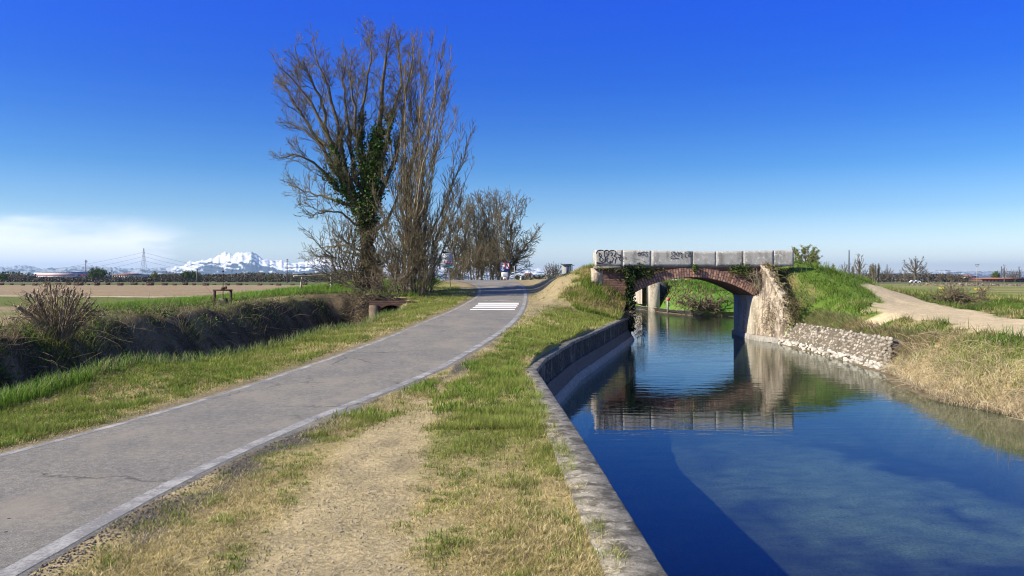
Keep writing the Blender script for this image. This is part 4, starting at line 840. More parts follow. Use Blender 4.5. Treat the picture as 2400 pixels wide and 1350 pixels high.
mb = MB(); V = np.array([(XR - .03, Y0 - .02, -2.2), (XR + .8, Y0 - .02, -2.2), (XR + .8, Y1 - .05, -2.2), (XR - .03, Y1 - .05, -2.2), (XR, Y0 - .02, ZS), (XR + .8, Y0 - .02, ZS + .2), (XR + .8, Y1 - .05, ZS + .2), (XR, Y1 - .05, ZS)])
mb.add(V, [(0, 3, 2, 1), (4, 5, 6, 7), (0, 1, 5, 4), (1, 2, 6, 5), (2, 3, 7, 6), (3, 0, 4, 7)]); mb.build('abutment', m_oldwall, bridge)
mb = MB(); mb.box((XR - .01, (Y0 + Y1) / 2, -1.0), (.14, Y1 - Y0 + .1, .46)); mb.build('footing', m_toe, bridge)
mb = MB(); mb.box(((XL + XR) / 2, (Y0 + Y1) / 2, DK + .02), (XR - XL + 2.6, Y1 - Y0 - .05, .16)); mb.build('deck', m_grey_b, bridge)
mb = MB(); mb.box((XL - .10, Y0 - .16, .62), (.20, .30, 3.3)); mb.build('buttress', m_brick_dark, bridge); uvset(bpy.context.scene.objects[-1] if False else bridge.children[-1], [(v.co.x + v.co.y, v.co.z) for v in bridge.children[-1].data.vertices])
# tapering wing wall on the right, plastered, brick showing at its edge
def solid(name, pts_front, thick, mat, parent, uvs=False):
    f = np.array(pts_front, float); b = f + np.array(thick); n = len(f); V = np.vstack([f, b]); o = MB()
    T = []; Qs = [(i, (i + 1) % n, n + (i + 1) % n, n + i) for i in range(n)]
    Q2 = [(0, 1, 2, 3), (7, 6, 5, 4)] if n == 4 else None
    if n == 4: o.add(V, Qs + Q2)
    else:
        c = f.mean(0); V = np.vstack([V, c, c + np.array(thick)]); T = [(2 * n, i, (i + 1) % n) for i in range(n)] + [(2 * n + 1, n + (i + 1) % n, n + i) for i in range(n)]; o.add(V, Qs, T)
    r = o.build(name, mat, parent)
    if uvs: uvset(r, [(v.co.y + v.co.x, v.co.z) for v in r.data.vertices])
    return r
A = (10.86, 36.05, -1.6); B = (11.34, 33.9, -1.6)
nn = 14; front = []
tops = [(0, 2.36), (.25, 2.05), (.5, 1.55), (.72, 1.15), (.86, .78), (1.0, .62)]
for t in np.linspace(0, 1, nn):
    zt = I(t, [q[0] for q in tops], [q[1] for q in tops]) + (rsr.rand() - .5) * .06; front.append((A[0] + (B[0] - A[0]) * t, A[1] + (B[1] - A[1]) * t, zt))
V = []; Q = []; rows = 9
for i, (x, y, zt) in enumerate(front):
    for j in range(rows):
        z = -1.6 + (zt + 1.6) * j / (rows - 1); lean = .075 * (z + 1.6); V.append((x + lean + (rsr.rand() - .5) * .03, y + (rsr.rand() - .5) * .03, z))
n0 = len(V)
for i, (x, y, zt) in enumerate(front):
    V.append((x + .075 * (zt + 1.6) + .30, y + .08, zt - .05)); V.append((x + .7, y + .1, -1.6))
Q = [tuple(q) for q in grid_faces(nn, rows)]
for i in range(nn - 1): Q.append((i * rows + rows - 1, (i + 1) * rows + rows - 1, n0 + 2 * (i + 1), n0 + 2 * i)); Q.append((n0 + 2 * i, n0 + 2 * i + 2, n0 + 2 * i + 3, n0 + 2 * i + 1))
e_ = (nn - 1) * rows
Q.append((e_, e_ + rows - 1, n0 + 2 * nn - 2, n0 + 2 * nn - 1))
build('wing_wall', V, [np.array(Q)], m_plaster, bridge)
mb = MB(); pts = [(x + .075 * (z + 1.6) + .05, y - .02, z + .02) for x, y, z in front]
V = []; 
for x, y, z in pts: V += [(x - .08, y - .03, z - .07), (x - .09, y - .03, z + .03), (x + .3, y + .02, z + .03)]
uv_build('wing_coping', V, grid_faces(nn, 3), m_plaster, bridge, [(v[1] * 1.0, v[2] + v[0]) for v in V])
mb = MB(); mb.box(((A[0] + B[0]) / 2 - .08, (A[1] + B[1]) / 2 - .02, -1.0), (.22, math.hypot(B[0] - A[0], B[1] - A[1]) + .1, .46), rz=math.atan2(B[1] - A[1], B[0] - A[0]) + math.pi / 2); mb.build('footing', m_toe, bridge)
# parapet blocks
cuts = [430, 672, 920, 1288, 1490, 1730, 1998, 2172]; tz = [(430, 95), (670, 98), (920, 103), (1290, 109), (1490, 110), (1730, 106), (2000, 102), (2172, 101)]
def G(cxx, cyy, Y=Y0): return px(1280 + cxx / 3.75, Y), pz(560 + cyy / 3.75, Y)
YP = 35.93
for i in range(7):
    c0, c1 = cuts[i], cuts[i + 1]; x0, _ = G(c0, 0); x1, _ = G(c1, 0); x0 += .003; x1 -= .003
    zt0 = G(0, I(c0, [q[0] for q in tz], [q[1] for q in tz]))[1]; zt1 = G(0, I(c1, [q[0] for q in tz], [q[1] for q in tz]))[1]; zb = DK - .01; nx, nz_ = 14, 7
    V = []; fy = YP + (rsr.rand() - .5) * .012
    U, Wv = np.meshgrid(np.linspace(0, 1, nx), np.linspace(0, 1, nz_)); ed = np.minimum(np.minimum(U, 1 - U) * (x1 - x0), np.minimum(Wv, 1 - Wv) * .65); rnd = .004 * np.exp(-(ed / .012) ** 2)
    X = x0 + (x1 - x0) * U; Z_ = zb + ((zt0 + (zt1 - zt0) * U) - zb) * Wv; Yf = fy + rnd + (fbm(X * 6 + i * 9, Z_ * 6, 7) - .5) * .012
    Vf = np.stack([X, Yf, Z_], -1).reshape(-1, 3); Vb = np.stack([X, 0 * X + YP + .36, Z_], -1).reshape(-1, 3); n = nx * nz_; Qf = grid_faces(nz_, nx); Qb = Qf[:, ::-1] + n
    rim = list(range(nx)) + [k * nx + nx - 1 for k in range(1, nz_)] + [(nz_ - 1) * nx + k for k in range(nx - 2, -1, -1)] + [k * nx for k in range(nz_ - 2, 0, -1)]
    Qr = [(rim[(k + 1) % len(rim)], rim[k], rim[k] + n, rim[(k + 1) % len(rim)] + n) for k in range(len(rim))]
    build('parapet_block', np.vstack([Vf, Vb]), [np.vstack([Qf, Qb, np.array(Qr)])], m_parapet, bridge)
mb = MB(); x0 = px(1392, Y0); mb.box(((x0 + px(1476, Y0)) / 2, Y0 + .12, DK - .07), (px(1476, Y0) - x0, .42, .10)); mb.build('stone_ledge', m_coping, bridge)
mb = MB(); x0 = px(1389, Y1 + .1); mb.box(((x0 + 12.9) / 2, Y1 - .18, (DK + pz(593, 39.4)) / 2), (12.9 - x0, .34, pz(593, 39.4) - DK)); mb.build('rear_parapet', m_parapet, bridge)
mb = MB(); mb.box((px(1391, Y1), Y1 - .2, DK - .25), (.35, .5, .7)); mb.build('plinth', m_plaster, bridge); mb = MB(); mb.box((px(1400, Y0) , Y0 + .25, DK - .55), (.5, .45, .9)); mb.build('plinth', m_plaster, bridge)
# graffiti on the front of the parapet
def scrawl(name, strokes, r, mat, y=YP - .012):
    br = []
    for st in strokes:
        w = np.array([(G(cx_, cy_)[0], y, G(cx_, cy_)[1]) for cx_, cy_ in st]); w = resample(w, max(6, 3 * len(st))); br.append((w, np.full(len(w), r), 5, (0, 0, 0)))
    V, Q, C = tubes(br); V[:, 1] = y + (V[:, 1] - y) * .3; build(name, V, [Q], mat, bridge)
scrawl('graffiti', [[(438, 130), (445, 105), (470, 97), (500, 100), (512, 115), (508, 150), (520, 165), (525, 190), (510, 206), (470, 212), (440, 205)], [(462, 120), (465, 150), (462, 155), (490, 150), (470, 125)], [(478, 160), (495, 172), (500, 190), (480, 200), (466, 185), (468, 168), (478, 160)],
    [(508, 110), (520, 98), (545, 100), (550, 130), (535, 155), (515, 160), (512, 200)], [(525, 120), (535, 130), (528, 145)], [(548, 110), (570, 100), (600, 102), (612, 120), (600, 145), (585, 150), (612, 158), (622, 172), (600, 180), (608, 195), (600, 215)], [(560, 125), (575, 118), (580, 140), (565, 150)], [(540, 165), (528, 185), (535, 205), (560, 212), (575, 200), (560, 190), (555, 205)], [(575, 160), (590, 170), (580, 195), (575, 213)],
    [(440, 212), (500, 220), (570, 218)], [(620, 130), (640, 145), (655, 140), (650, 165), (635, 180), (655, 190)], [(625, 160), (645, 165), (665, 150), (672, 175), (660, 185)]], .016, m_graf)
scrawl('graffiti', [[(815, 120), (800, 128), (806, 145), (822, 148), (828, 130), (815, 120)], [(832, 120), (836, 140), (850, 145), (856, 125), (862, 145), (872, 140)], [(892, 118), (872, 112), (866, 125), (885, 132), (892, 148), (880, 160), (868, 152)], [(800, 130), (830, 122), (865, 112)]], .012, m_graf)
scrawl('graffiti', [[(1100, 115), (1125, 112), (1128, 135), (1110, 145), (1135, 158), (1125, 172), (1095, 175), (1088, 160), (1108, 150), (1098, 130), (1100, 115)], [(1135, 118), (1145, 150), (1160, 155), (1165, 118)], [(1150, 112), (1160, 140), (1178, 112), (1190, 135), (1180, 165), (1195, 170)], [(1130, 170), (1165, 172)], [(1215, 112), (1218, 165), (1235, 160)], [(1235, 130), (1255, 120), (1268, 125), (1255, 145), (1240, 140), (1250, 158), (1275, 152)], [(1222, 120), (1245, 112), (1275, 115)]], .013, m_graf)
scrawl('graffiti', [[(675, 150), (690, 165), (705, 160), (695, 180)], [(680, 175), (700, 172), (710, 185)], [(655, 190), (680, 195)]], .007, m_graf)
scrawl('graffiti', [[(745, 165), (765, 175), (785, 168)], [(750, 185), (770, 195), (760, 210)], [(780, 175), (800, 182), (815, 172)]], .009, m_graf_green)
# ivy hanging on the buttress and weeds in the brickwork
rs = np.random.RandomState(31)
def weeds(name, label, n, fx, size, c0, c1, cat='plant', stalk=0):
    p = fx(n); mb = MB(); V, Q, C = leaves(rs, p, size, mixc(np.array(c0), np.array(c1), rs.rand(len(p)) ** 1.4)); mb.add(V, Q, c=C)
    if stalk: 
        br = []
        for q in p[rs.randint(0, len(p), stalk)]: br.append((walk(rs, q, (rs.normal(0, .7), -.5, rs.normal(-.3, .5)), rs.uniform(.15, .5), 4, .2, -.2), np.linspace(.008, .005, 5), 3, np.array(c1) * rs.uniform(.7, 1.8)))
        V, Q, C = tubes(br); mb.add(V, Q, c=C)
    return tag(mb.build(name, m_leaf), label, cat)
weeds('ivy', 'dark ivy hanging down the left end of the brick arch to the water', 2600, lambda n: np.stack([XL - .06 + rs.normal(0, .10, n), Y0 - .34 + rs.normal(0, .06, n), rs.uniform(-.6, 2.3, n)], 1), .10, (.012, .020, .006), (.05, .08, .02), stalk=60)
weeds('ivy', 'dark leafy ivy clump over the left springing of the brick arch', 500, lambda n: np.stack([XL + .25 + rs.normal(0, .28, n), Y0 - .08 - rs.rand(n) * .12, 2.02 + rs.normal(0, .16, n)], 1), .10, (.02, .035, .01), (.08, .12, .03), stalk=20)
def tuftx(cxx, cyy, sx_, sz_):
    x, z = G(cxx, cyy); return lambda n: np.stack([x + rs.normal(0, sx_, n), Y0 - .08 - rs.rand(n) * .12, z + rs.normal(0, sz_, n)], 1)
weeds('wall_weed', 'green weed sprouting from the crown of the brick arch', 130, tuftx(1305, 260, .06, .10), .07, (.03, .06, .01), (.12, .18, .04))
weeds('wall_weed', 'dark green weed in the spandrel left of the arch crown', 160, tuftx(915, 300, .10, .10), .07, (.03, .05, .01), (.10, .13, .04))
weeds('wall_weed', 'broad green weed patch in the spandrel right of the arch crown', 420, tuftx(1700, 268, .22, .10), .08, (.03, .05, .01), (.14, .18, .05), stalk=25)
weeds('dead_grass_clump', 'grey dry grass clump drooping over the right haunch of the arch', 260, tuftx(1830, 345, .16, .20), .06, (.12, .10, .06), (.32, .27, .18), stalk=140)
weeds('creeper', 'thin leafless brown creeper spread over the plastered wing wall', 260, lambda n: np.stack([11.13 + rs.normal(0, .12, n), 34.75 + rs.normal(0, .3, n), rs.uniform(-.6, .9, n)], 1), .05, (.10, .075, .04), (.26, .20, .12), stalk=170)
weeds('dead_grass_clump', 'dark overhanging dead grass behind the foot of the wing wall', 500, lambda n: np.stack([11.75 + rs.normal(0, .22, n), 33.5 + rs.normal(0, .22, n), rs.uniform(-.3, 1.0, n)], 1), .08, (.06, .05, .02), (.20, .17, .08), stalk=160)
_t = lambda n: rs.rand(n)
def _edge(n):
    t = rs.rand(n); zt = I(t, [q[0] for q in tops], [q[1] for q in tops]); return np.stack([A[0] + (B[0] - A[0]) * t + .075 * (zt + 1.6) + .22 + rs.normal(0, .10, n), A[1] + (B[1] - A[1]) * t + rs.normal(0, .08, n), zt + rs.normal(.02, .09, n)], 1)
weeds('dead_grass_clump', 'brown dry grass hanging along the sloping top of the wing wall', 900, _edge, .07, (.09, .07, .03), (.30, .25, .11), stalk=260)
weeds('dangling_twigs', 'dark leafless twigs dangling from the end of the canal wall over the water', 260, lambda n: np.stack([5.45 + rs.rand(n) * .45, 35.5 + rs.normal(0, .15, n), rs.uniform(-.85, .3, n)], 1), .045, (.05, .04, .02), (.12, .10, .05), stalk=110)
weeds('dead_grass_clump', 'pale dead grass tuft where the canal wall meets the arch', 300, lambda n: np.stack([5.0 + rs.normal(0, .15, n), 35.4 + rs.normal(0, .15, n), .08 + rs.rand(n) * .25], 1), .06, (.14, .10, .06), (.36, .28, .18), stalk=90)
# line of weeds along the foot of the parapet
X = rs.uniform(3.9, 12.4, 1500); k = fbm(X * 1.5, X * 0, 4) > .42; X = X[k]; tag(build('ledge_weeds', *(lambda r: (r[0], [r[1]]))(leaves(rs, np.stack([X, Y0 - .08 - rs.rand(len(X)) * .06, DK - .10 - np.abs(rs.normal(0, .09, len(X)))], 1), .07, np.zeros((len(X), 3)))), m_leaf, col=np.repeat(mixc(np.array((.03, .045, .012)), np.array((.16, .15, .07)), rs.rand(len(X))), 4, 0)), kind='stuff')
# ------------------------------------------------------------------ cobbled revetment
root = empty('cobble_revetment', (11.2, 28, -1), 'sloping wall of pale river cobbles with a whitewashed foot on the right bank', 'wall')
yy = np.arange(23.0, 33.9, .25); V = []
for y in yy:
    xb_ = xbank(y); V += [(xb_ - .04, y, -1.6), (xb_ + .02, y, -.78), (xb_ + .55, y, -.12 + .05 * math.sin(y * 2) - 1.0 * float(ss(24.6, 23.0, y))), (xb_ + .95, y, -.14 - 1.0 * float(ss(24.6, 23.0, y)))]
build('mortar_bed', V, [grid_faces(len(yy), 4)], M('earthy_mortar', (.17, .14, .10), (.10, .085, .06), 6), root)
ico = []; 
def ico_unit():
    t = (1 + 5 ** .5) / 2; v = np.array([(-1, t, 0), (1, t, 0), (-1, -t, 0), (1, -t, 0), (0, -1, t), (0, 1, t), (0, -1, -t), (0, 1, -t), (t, 0, -1), (t, 0, 1), (-t, 0, -1), (-t, 0, 1)], float); v /= np.linalg.norm(v, axis=1)[:, None]
    f = [(0, 11, 5), (0, 5, 1), (0, 1, 7), (0, 7, 10), (0, 10, 11), (1, 5, 9), (5, 11, 4), (11, 10, 2), (10, 7, 6), (7, 1, 8), (3, 9, 4), (3, 4, 2), (3, 2, 6), (3, 6, 8), (3, 8, 9), (4, 9, 5), (2, 4, 11), (6, 2, 10), (8, 6, 7), (9, 8, 1)]
    v = list(v); cache = {}; nf = []
    def mid(a_, b_):
        k = (min(a_, b_), max(a_, b_))
        if k not in cache: m = v[a_] + v[b_]; v.append(m / np.linalg.norm(m)); cache[k] = len(v) - 1
        return cache[k]
    for a_, b_, c_ in f: p, q, r = mid(a_, b_), mid(b_, c_), mid(c_, a_); nf += [(a_, p, r), (b_, q, p), (c_, r, q), (p, q, r)]
    return np.array(v), np.array(nf)
IV, IF = ico_unit()
def stones(C, S_, cols):
    n = len(C); V = IV[None] * (S_[:, None] * rs.uniform(.85, 1.15, (n, len(IV), 1))) + C[:, None]; F_ = (np.arange(n) * len(IV))[:, None, None] + IF[None]; return V.reshape(-1, 3), F_.reshape(-1, 3), np.repeat(cols, len(IV), 0)
cs = []; sz = []
for y in np.arange(23.4, 33.6, .15):
    for j, t in enumerate(np.arange(.04, 1.02, .13)):
        y_ = y + rs.normal(0, .045) + (j % 2) * .09; t_ = t + rs.normal(0, .03)
        if y < 24.3 and t_ > (y - 23.1) * .9: continue
        xb_ = xbank(y_); cs.append((xb_ + .048 + .52 * t_, y_, -.80 + .70 * t_)); s_ = rs.uniform(.045, .078); sz.append((s_ * .8, s_ * rs.uniform(.9, 1.35), s_ * rs.uniform(.7, 1.0)))
cs = np.array(cs); sz = np.array(sz); cc = mixc(np.array((.12, .10, .07)), np.array((.46, .41, .33)), rs.rand(len(cs)))
V, T, C = stones(cs, sz, cc); build('cobbles', V, [T], m_bark, root, col=C, smooth=True)
Y = rs.uniform(22.9, 34.0, 330); V, T, C = stones(np.stack([xbank(Y) - .05 + rs.rand(330) * .16, Y, -1.03 + rs.rand(330) * .24], 1), np.array([(.07, .12, .06)]) * rs.uniform(.7, 1.3, (330, 1)), np.array((.50, .46, .39)) * rs.uniform(.7, 1.15, (330, 1)))
build('whitewashed_foot', V, [T], m_bark, root, col=C, smooth=True)
# ------------------------------------------------------------------ old wall of the canal beyond the bridge, marker post
root = empty('old_canal_wall', (px(1530, 68), 68, -1), 'tall stained concrete canal wall with a square pilaster seen through the arch', 'wall')
ln = [(px(1440, 92), 92), (px(1478, 80), 80), (px(1518, 71.5), 71.5)]
sweep('wall_face', ln, [(0, -2.2), (0, 1.30), (.5, 1.32), (.5, -.5)], m_oldwall, root, 1.0, .03, 5)
mb = MB(); mb.box((px(1521, 70.2) + .25, 70.6, -.35), (.5, 1.6, 3.3)); mb.build('recess_shade', m_moss_shade, root)  # solid dark block stands in for the shade of a recess
mb = MB(); mb.box((px(1535, 67.5), 68.0, -.3), (.78, 1.4, 3.56)); mb.build('pilaster', m_oldwall, root)
mb = MB(); mb.box((px(1551, 69) , 69.0, .3), (.75, 1.6, 2.3)); mb.build('end_block', m_moss_shade, root)  # dark material paints in the shaded side of the wall end
w = [(float(xbank(y)) - .12, y) for y in (92, 80, 72, 66, 62, 60, 59)]
sweep('stone_foot', [(x, y) for x, y in w], [(-.1, -1.5), (-.12, -.72), (.15, -.66), (.35, -.66)], m_toe, root, .6, .05, 6)
root = empty('marker_post', (px(1565, 61.5), 61.5, -1), 'slim concrete marker post with a red top at the far canal bank', 'post')
mb = MB(); mb.box((px(1565, 61.5), 61.5, pz(716, 61.5)), (.13, .13, 1.2)); mb.build('post', m_greypost, root)
mb = MB(); mb.box((px(1566.5, 61.5), 61.45, pz(701.5, 61.5)), (.22, .16, .2)); mb.build('red_cap', m_red, root)
# ------------------------------------------------------------------ culvert headwall at the end of the ditch
HT = .74; root = empty('culvert', (-5.6, 36.3, -1), 'brick culvert headwall with a dark arched opening at the end of the ditch', 'culvert')
x0, x1 = px(888, 35.6), px(946, 35.6); top = .62; V = []; Q = []; uv = []
xs = np.linspace(x0, x1, 16); cxm = (x0 + x1) / 2; zo = lambda x: .16 + .40 * math.sqrt(max(0, 1 - ((x - cxm) / ((x1 - x0) / 2)) ** 2))
quadstrip([(x, 35.6, zo(x)) for x in xs], [(x, 35.6, HT) for x in xs], [(x, zo(x)) for x in xs], [(x, HT) for x in xs])
quadstrip([(px(865, 35.6), 35.6, -1.4), (x0, 35.6, -1.4)], [(px(865, 35.6), 35.6, HT), (x0, 35.6, HT)], [(px(865, 35.6), -1.4), (x0, -1.4)], [(px(865, 35.6), HT), (x0, HT)])
quadstrip([(x1, 35.6, -1.4), (x1 + .5, 35.6, -1.4)], [(x1, 35.6, HT), (x1 + .5, 35.6, HT)], [(x1, -1.4), (x1 + .5, -1.4)], [(x1, HT), (x1 + .5, HT)])
quadstrip([(px(865, 35.6), 35.6, HT), (x1 + .5, 35.6, HT)], [(px(865, 35.6), 36.1, HT), (x1 + .5, 36.1, HT)], [(0, 0), (2, 0)], [(0, .5), (2, .5)])
quadstrip([(px(865, 35.6), 35.6, -1.4), (px(865, 35.6), 35.6, HT)], [(px(865, 35.6), 36.1, -1.4), (px(865, 35.6), 36.1, HT)], [(0, 0), (0, 2)], [(.5, 0), (.5, 2)])
uv_build('headwall', V, Q, brick_mat('shaded_brick', dark=.42), root, uv)  # brick darkened to paint in the bush shadow over the headwall
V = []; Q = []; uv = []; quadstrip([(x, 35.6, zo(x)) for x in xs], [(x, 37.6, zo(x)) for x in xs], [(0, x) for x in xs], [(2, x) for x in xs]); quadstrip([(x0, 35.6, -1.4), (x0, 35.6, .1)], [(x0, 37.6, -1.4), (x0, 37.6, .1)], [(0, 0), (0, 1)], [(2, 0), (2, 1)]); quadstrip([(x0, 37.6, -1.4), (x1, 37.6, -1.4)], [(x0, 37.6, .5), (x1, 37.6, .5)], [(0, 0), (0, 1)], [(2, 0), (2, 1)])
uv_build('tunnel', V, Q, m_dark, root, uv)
mb = MB(); mb.box((px(874, 35.2), 35.45, -.5), (.36, .4, 2.1)); mb.build('pier', M('earthy_plaster', (.22, .17, .11), (.12, .09, .06), 4), root)
# ------------------------------------------------------------------ sluice gate
yg = 33.0; root = empty('sluice_gate', (px(523, yg), yg, .5), 'rusty iron sluice gate frame with a tall screw spindle on the ditch bank', 'sluice gate')
for x in (503, 541): mb = MB(); mb.box((px(x, yg), yg, pz(698, yg)), (.085, .09, pz(679, yg) - pz(717, yg))); mb.build('upright', m_rust, root)
mb = MB(); mb.box((px(522, yg), yg, pz(680, yg)), (px(544, yg) - px(500, yg), .11, .06)); mb.build('crossbar', m_rust, root)
mb = MB(); mb.tube([(px(523, yg), yg - .01, pz(700, yg)), (px(523, yg), yg - .01, pz(637, yg))], .016, 8); mb.tube([(px(523, yg), yg - .01, pz(637, yg)), (px(523, yg), yg - .01, pz(634.5, yg))], .045, 8); mb.build('spindle', m_rust, root)
mb = MB(); mb.tube([(px(523, yg), yg - .01, pz(678, yg)), (px(523, yg), yg - .01, pz(673, yg))], [.10, .06], 8); mb.tube([(px(523, yg), yg - .05, pz(674, yg)), (px(531, yg), yg - .07, pz(674, yg))], .035, 8); mb.tube([(px(531, yg), yg - .07, pz(671, yg)), (px(531, yg), yg - .07, pz(677, yg))], .045, 8); mb.build('gearbox', m_rust, root)
mb = MB(); mb.box((px(524, yg), yg + .02, pz(707, yg)), (px(534, yg) - px(514, yg), .04, pz(699, yg) - pz(716, yg))); mb.build('gate_plate', m_black, root)
# ------------------------------------------------------------------ log rail
yf = 43.0; root = empty('log_rail', (px(770, yf), yf, 1.1), 'weathered log rail fence with a diagonal brace on the green bank', 'fence')
def log(name, pts, r, mat=m_wood, n=8): 
    mb = MB(); w = np.array([P(x, y, Y) for x, y, Y in pts]); w = resample(w, 6, rs, .008); mb.tube(w, r, n); mb.build(name, mat, root)
log('post', [(704.5, 678, yf - 1.5), (708, 650, yf - 1.5)], .055)
log('post', [(776.5, 676, yf), (777, 638.5, yf)], .075, m_greypost)
log('post', [(794.5, 664, yf + .5), (795, 643, yf + .5)], .03)
log('post', [(829, 670, yf + 1), (828, 642, yf + 1)], .04)
log('rail', [(688, 647.5, yf - 1.7), (735, 646.5, yf - .9), (776, 644.5, yf)], .05)
log('rail', [(774, 643.5, yf - .1), (832, 641, yf + 1)], .04)
log('brace', [(760, 646, yf - .12), (817, 671, yf + .9)], .04)
root = empty('red_post', tuple(P(836, 668, 44)), 'short reddish brown post at the right end of the log rail', 'post')
mb = MB(); mb.tube([P(836, 670, 44), P(835.5, 640, 44)], .075, 8); mb.build('post', m_redrust, root)
root = empty('white_marker_stone', tuple(P(861, 668, 42)), 'whitewashed stump-like stone in the brush at the foot of the ivy tree', 'stone')
mb = MB(); mb.tube([P(861, 668, 42), P(860.5, 658, 42), P(860, 653, 42)], [.10, .09, .06], 8); mb.build('stone', m_toe, root)
# ------------------------------------------------------------------ signs
def panel(name, x0, y0, x1, y1, Y, mat, parent, t=.02, lean=0.0, dy=0.0):
    mb = MB(); xc, yc = (x0 + x1) / 2, (y0 + y1) / 2; mb.box(((px(xc, Y)), Y - dy, pz(yc, Y)), (px(x1, Y) - px(x0, Y), t, pz(y0, Y) - pz(y1, Y)), ry=lean); return mb.build(name, mat, parent)
Ys_ = 46.0; root = empty('information_sign', tuple(P(1057, 676, Ys_)), 'leaning pale blue information sign on a grey post on the grass verge', 'sign')
mb = MB(); mb.tube([P(1057, 678, Ys_), P(1050.5, 626, Ys_), P(1046, 590, Ys_)], .03, 8); mb.build('post', m_steel, root)
le = -R(5)
pn = panel('panel', 1037, 589, 1060, 627, Ys_ - .05, m_signback, root, lean=le)
def sub(name, u0, v0, u1, v1, mat, dy=.014, t=.006):
    # u, v run 0..1 over the panel of the information sign
    xa = 1037 + 23 * u0; xb2 = 1037 + 23 * u1; ya = 589 + 38 * v0; yb = 589 + 38 * v1; xc, yc = (xa + xb2) / 2, (ya + yb) / 2; cxp, cyp = 1048.5, 608; yc2 = yc; xc2 = xc + (yc - cyp) * math.tan(R(5))
    mb = MB(); mb.box((px(xc2, Ys_ - .05), Ys_ - .05 - dy, pz(yc2, Ys_ - .05)), (px(xb2, Ys_) - px(xa, Ys_), t, pz(ya, Ys_) - pz(yb, Ys_)), ry=le); o = mb.build(name, mat, pn); o.location = (0, 0, 0); return o
def fix_child(o, par):                 # children of a part: geometry was laid out in world space
    pass
_b = build
def build_under(parent_mesh_obj, name, V, faces, mat):
    root_ = parent_mesh_obj.parent; off = np.array(root_.location); return _b(name, np.asarray(V) - off, faces, mat, parent_mesh_obj, local=True)
def subx(x0, y0, x1, y1, Y, mat, par, name, dy=.014, lean=0.0, tri=False, shear=0.0):
    xc, yc = (x0 + x1) / 2, (y0 + y1) / 2; w = (x1 - x0) / 2 * Y / F; h = (y1 - y0) / 2 * Y / F; c = np.array((px(xc, Y), Y - dy, pz(yc, Y)))
    v = [(-w, -.003, -h), (w, -.003, -h), (0, -.003, h)] if tri else [(-w, -.003, -h), (w, -.003, -h), (w, -.003, h), (-w, -.003, h)]
    k = len(v); v = np.array(v + [(a_, .003, b_) for a_, _, b_ in v]); v[:, 0] += -v[:, 2] * shear; V = v + c; V[:, 0] = V[:, 0]
    Q = [(i, (i + 1) % k, k + (i + 1) % k, k + i) for i in range(k)]; fs = [np.array(Q)]
    fs.append(np.array([tuple(range(k))])); fs.append(np.array([tuple(range(2 * k - 1, k - 1, -1))])); return build_under(par, name, V, fs, mat)
def info(x0, y0, x1, y1, mat, name, tri=False): s_ = math.tan(R(5)); d_ = ((y0 + y1) / 2 - 608) * s_ ; return subx(x0 + d_, y0, x1 + d_, y1, Ys_ - .05, mat, pn, name, .016, shear=s_, tri=tri)
info(1037.3, 589.3, 1059.7, 593.5, m_black, 'header_strip'); info(1037.3, 624, 1059.7, 626.8, m_teal, 'footer_band')
for x in (1038.8, 1045.8, 1052.8): info(x, 611, x + 5.4, 616, m_red, 'warning_triangle', True)
for i, y in enumerate((596, 599, 602, 605, 608)): info(1044 - i % 2 * 3, y, 1057, y + .9, m_graf, 'text_line')
for i, y in enumerate((618, 620.5)): info(1041, y, 1057 - i * 4, y + .8, m_graf, 'text_line')
root = empty('black_post', tuple(P(1030, 660, 52)), 'thin dark post with a thick black upper half, left of the leaning information sign', 'post')
mb = MB(); mb.tube([P(1029.5, 660, 52), P(1030.5, 632, 52)], .03, 6); mb.build('lower_pole', m_steel, root)
mb = MB(); mb.box(P(1031, 616, 52), (.075, .06, pz(601, 52) - pz(631, 52))); mb.build('black_band', m_black, root)
Yn = 64.0; root = empty('waterway_sign', (px(1184, Yn), Yn, 1.4), 'square board of blue and red-framed waterway signs with an anchor symbol above a white notice', 'sign')
for x in (1179, 1189): mb = MB(); mb.tube([P(x, 668, Yn), P(x, 616, Yn)], .03, 6); mb.build('post', m_steel, root)
pn = panel('signboard', 1173.6, 615.4, 1194, 636.6, Yn - .06, m_blue, root, .03)
q = lambda x0, y0, x1, y1, m_, nm, dy=.02, **k: subx(x0, y0, x1, y1, Yn - .06, m_, pn, nm, dy, **k)
q(1174, 615.8, 1183.2, 625.6, m_red, 'red_frame'); q(1175.3, 617.3, 1181.9, 624.2, m_white, 'white_field', .026); q(1176.3, 619.8, 1181, 621.2, m_black, 'black_bar', .032)
q(1184, 615.8, 1193.6, 630.2, m_red, 'red_frame'); q(1185.2, 617.2, 1192.4, 629, m_white, 'white_field', .026)
def mark(pts, r, mat, par, Y, name):
    V, Q, C = tubes([(resample(np.array([P(x, y, Y) for x, y in pts]), 8), np.full(8, r), 5, (0, 0, 0))]); V[:, 1] = Y + (V[:, 1] - Y) * .3; return build_under(par, name, V, [Q], mat)
mark([(1186.3, 618), (1187.6, 620.5), (1190, 624), (1191.3, 628.3)], .035, m_black, pn, Yn - .10, 'bend_mark')
mark([(1178.6, 627), (1178.6, 634)], .022, m_white, pn, Yn - .085, 'anchor_shank'); mark([(1175.6, 631), (1176.6, 633.6), (1178.6, 634.8), (1180.6, 633.6), (1181.6, 631)], .022, m_white, pn, Yn - .085, 'anchor_flukes'); mark([(1176.8, 628.2), (1180.4, 628.2)], .02, m_white, pn, Yn - .085, 'anchor_stock')
pw = panel('white_notice', 1175.3, 638.4, 1191.5, 650, Yn - .06, m_white, root, .02); pn = pw
for y in (641, 643.3, 645.6): q(1178, y, 1189, y + .6, m_signback, 'text_line')
